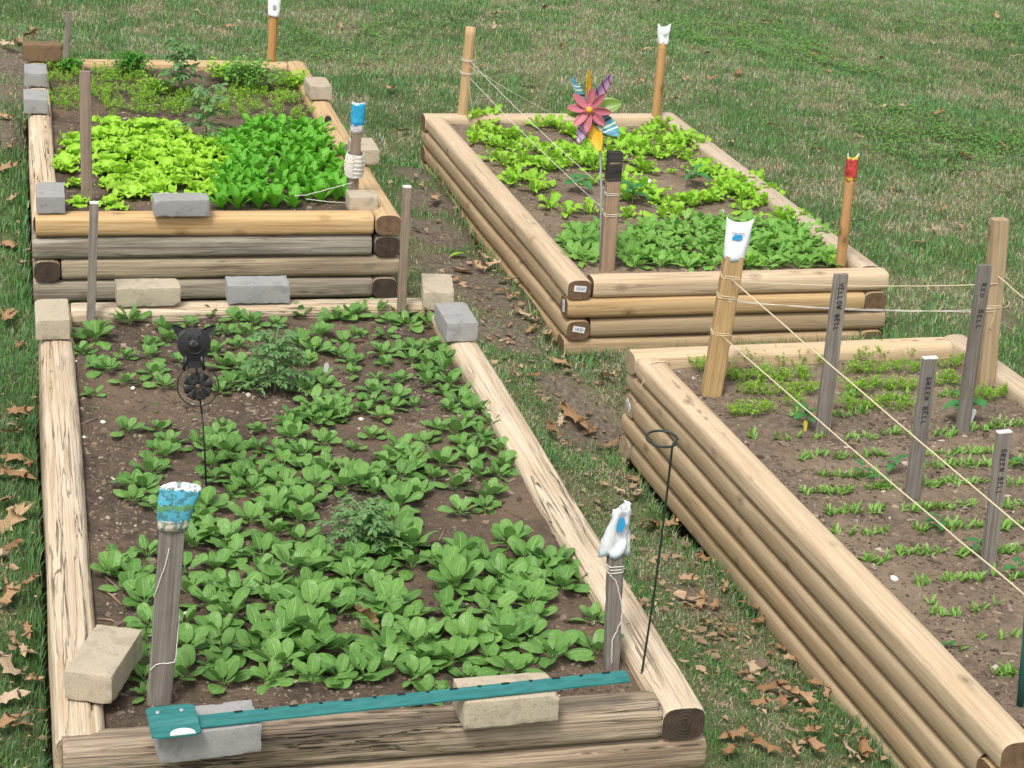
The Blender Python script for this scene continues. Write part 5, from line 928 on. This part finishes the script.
for x_ in (-wx, -wx+.010, wx-.010, wx):
    for i, (y_, h) in enumerate(prof_):
        e = .007 if abs(x_) == wx and i in (0, 4) else 0; V.append((x_+.012, y_+(e if i == 0 else -e), h+.008))
n0 = len(V); V += [(a, b_, c-.003) for a, b_, c in V]; F = [(i*5+j, i*5+5+j, i*5+6+j, i*5+j+1) for i in range(3) for j in range(4)]; F += [tuple(n0+q for q in f[::-1]) for f in F[:12]]
rim = [0, 5, 10, 15, 16, 17, 18, 19, 14, 9, 4, 3, 2, 1]; F += [(rim[i], n0+rim[i], n0+rim[(i+1) % 14], rim[(i+1) % 14]) for i in range(14)]
g.add(V, F, smooth=False); pl = obj('anchor_plate', g.me('anchor_plate', M_teal), rt)
g = G(); P = [(.022+math.cos(q)*.022, -.049+math.sin(q)*.017) for q in np.linspace(0, math.pi, 12)]; g.add([(x_, y_, .0155+(y_+.05)*.04) for x_, y_ in P]+[(x_, y_, .0128) for x_, y_ in P], [tuple(range(12))]+[(i, i+12, i+13, i+1) for i in range(11)]+[(11, 23, 12, 0)], smooth=False); obj('sticker', g.me('sticker', M_white), pl)
g = G(); [g.tube([(x_, .018, .0205), (x_, .018, .0235), (x_, .018, .024)], [.004, .0035, .001], 10) for x_ in (-.012, .030)]; obj('rivets', g.me('rivets', M_zinc), pl)
# ------------------------------------------------------------------ small markers and odds and ends
def marker(key, px, py, H, W, mat, lab, tilt=(.0, .0), nm='plant_marker'):
    b = sp(key, px, py); g = G(); P = [(-W/2, 0), (W/2, 0), (W/2, H*.85), (W*.25, H), (-W*.25, H), (-W/2, H*.85)]; P[0] = (-W*.2, -.02); P[1] = (W*.2, -.02); n_ = 6
    g.add([(x_, -.0009, h) for x_, h in P]+[(x_, .0009, h) for x_, h in P], [tuple(range(6)), tuple(range(11, 5, -1))]+[(i, 6+i, 6+(i+1) % 6, (i+1) % 6) for i in range(6)], smooth=False); o = obj(nm, g.me(nm, mat)); o.location = b; o.rotation_euler = (tilt[0], tilt[1], BEDS[key][3]); return tag(o, lab, 'plant marker')
marker('A', 324, 381, .055, .014, M_plastic, 'striped white plastic marker behind a small spinach plant', (.1, .1)); marker('B', 721, 219, .042, .016, M_plastic, 'clear plastic marker in front of the radish patch', (.1, .05)); marker('C', 969, 425, .055, .020, M_plastic, 'white plastic marker right of the red bell stake', (.1, .12)); marker('C', 805, 431, .032, .014, M_ytag, 'yellow plastic tag by the yellow bell pepper seedling', (-.2, .05)); marker('D', 222, 142, .055, .008, plain('pale_wood_stick', (.35, .36, .22), .8), 'thin pale stick marker among the salad plants', (.0, .0))
marker('D', 326, 131, .06, .028, M_black, 'black plastic pot tag leaning inside the right timber of the far bed', (-.3, .2)); marker('D', 349, 160, .06, .032, M_st_grey, 'grey pointed wood splinter by the salad rows', (-.2, -.1))
for key, px, py, s, lab in (('A', 133, 389, .008, 'white pebble on the soil left of the pig ornament'), ('A', 75, 362, .007, 'white pebble near the left timber of the spinach bed'), ('A', 103, 423, .008, 'pale pebble on bare soil left of a lone spinach plant'), ('A', 238, 515, .006, 'white pebble in the gap in front of the thin rod'), ('A', 84, 438, .006, 'small pale pebble close to the left timber'), ('A', 361, 420, .008, 'pale pebble beside the dead leaf on bare soil'), ('A', 565, 683, .007, 'white pebble between the tan paver and teal post end'), ('C', 894, 580, .013, 'pale round stone in the nearest soil of the seedling bed'), ('B', 647, 183, .022, 'flat pale stone on open soil right of the pinwheel'), ('A', 470, 391, .009, 'pale pebble beside the right timber'), ('A', 397, 528, .010, 'pale pebble in the clearing right of the low tomato'), ('A', 407, 617, .007, 'white pebble in the gap among the front spinach')):
    g = G(); V = rng.normal(0, 1, (60, 3)); V /= np.linalg.norm(V, axis=1)[:, None]
    bmv = [(math.cos(q)*math.cos(p)*(1+.15*math.sin(3*q+px)), math.sin(q)*math.cos(p)*.75, math.sin(p)*.55) for p in np.linspace(-1.4, 1.4, 6) for q in np.linspace(0, 6.283, 10, endpoint=False)]
    g.add(np.array(bmv)*s, [(i*10+j, i*10+(j+1) % 10, i*10+10+(j+1) % 10, i*10+10+j) for i in range(5) for j in range(10)]+[tuple(range(50, 60))]); o = obj('pebble', g.me('pebble', M_stone)) if 'M_stone' in globals() else obj('pebble', g.me('pebble', M_whitep)); o.location = sp(key, px, py)+np.array([0, 0, s*.3]); o.rotation_euler = (0, 0, px); tag(o, lab, 'pebble')
b = sp('C', 1021, 706); g = G(); g.tube([b-[0, 0, .03], above(b, 1026, 640), above(b, 1031, 560)], .0085, 10); tag(obj('garden_stake', g.me('garden_stake', plain('green_coated_steel', (.02, .11, .10), .4, .4))), 'dark teal coated garden stake at the right edge of the photo', 'stake')
# twigs on the soil and on the paths
for k, (key, pts_) in enumerate((('A', [(98, 420), (80, 426)]), ('A', [(98, 590), (122, 606)]), ('A', [(98, 620), (122, 627)]), ('A', [(262, 421), (277, 421)]), ('A', [(437, 546), (446, 529)]), ('A', [(105, 578), (128, 603)]), ('B', [(575, 128), (592, 131)]), ('C', [(684, 366), (702, 360)]))):
    P = [sp(key, *q)+np.array([0, 0, .003]) for q in pts_]; P = [P[0], (P[0]+P[1])/2+[.002, .004, .003], P[1]]; g = G(); g.tube(P, [.0022, .002, .001], 5)
    tag(obj('twig', g.me('twig', M_st_brown)), ['broken twig on soil near the left timber', 'long twig by the front left stake', 'second long twig nearer the askew paver', 'short twig in the middle gap of the spinach', 'pale straw stick right of the low tomato', 'thick twig beside the left front spinach', 'short twig near the back timber of pinwheel bed', 'pale twig behind the thick tan stake'][k], 'twig')
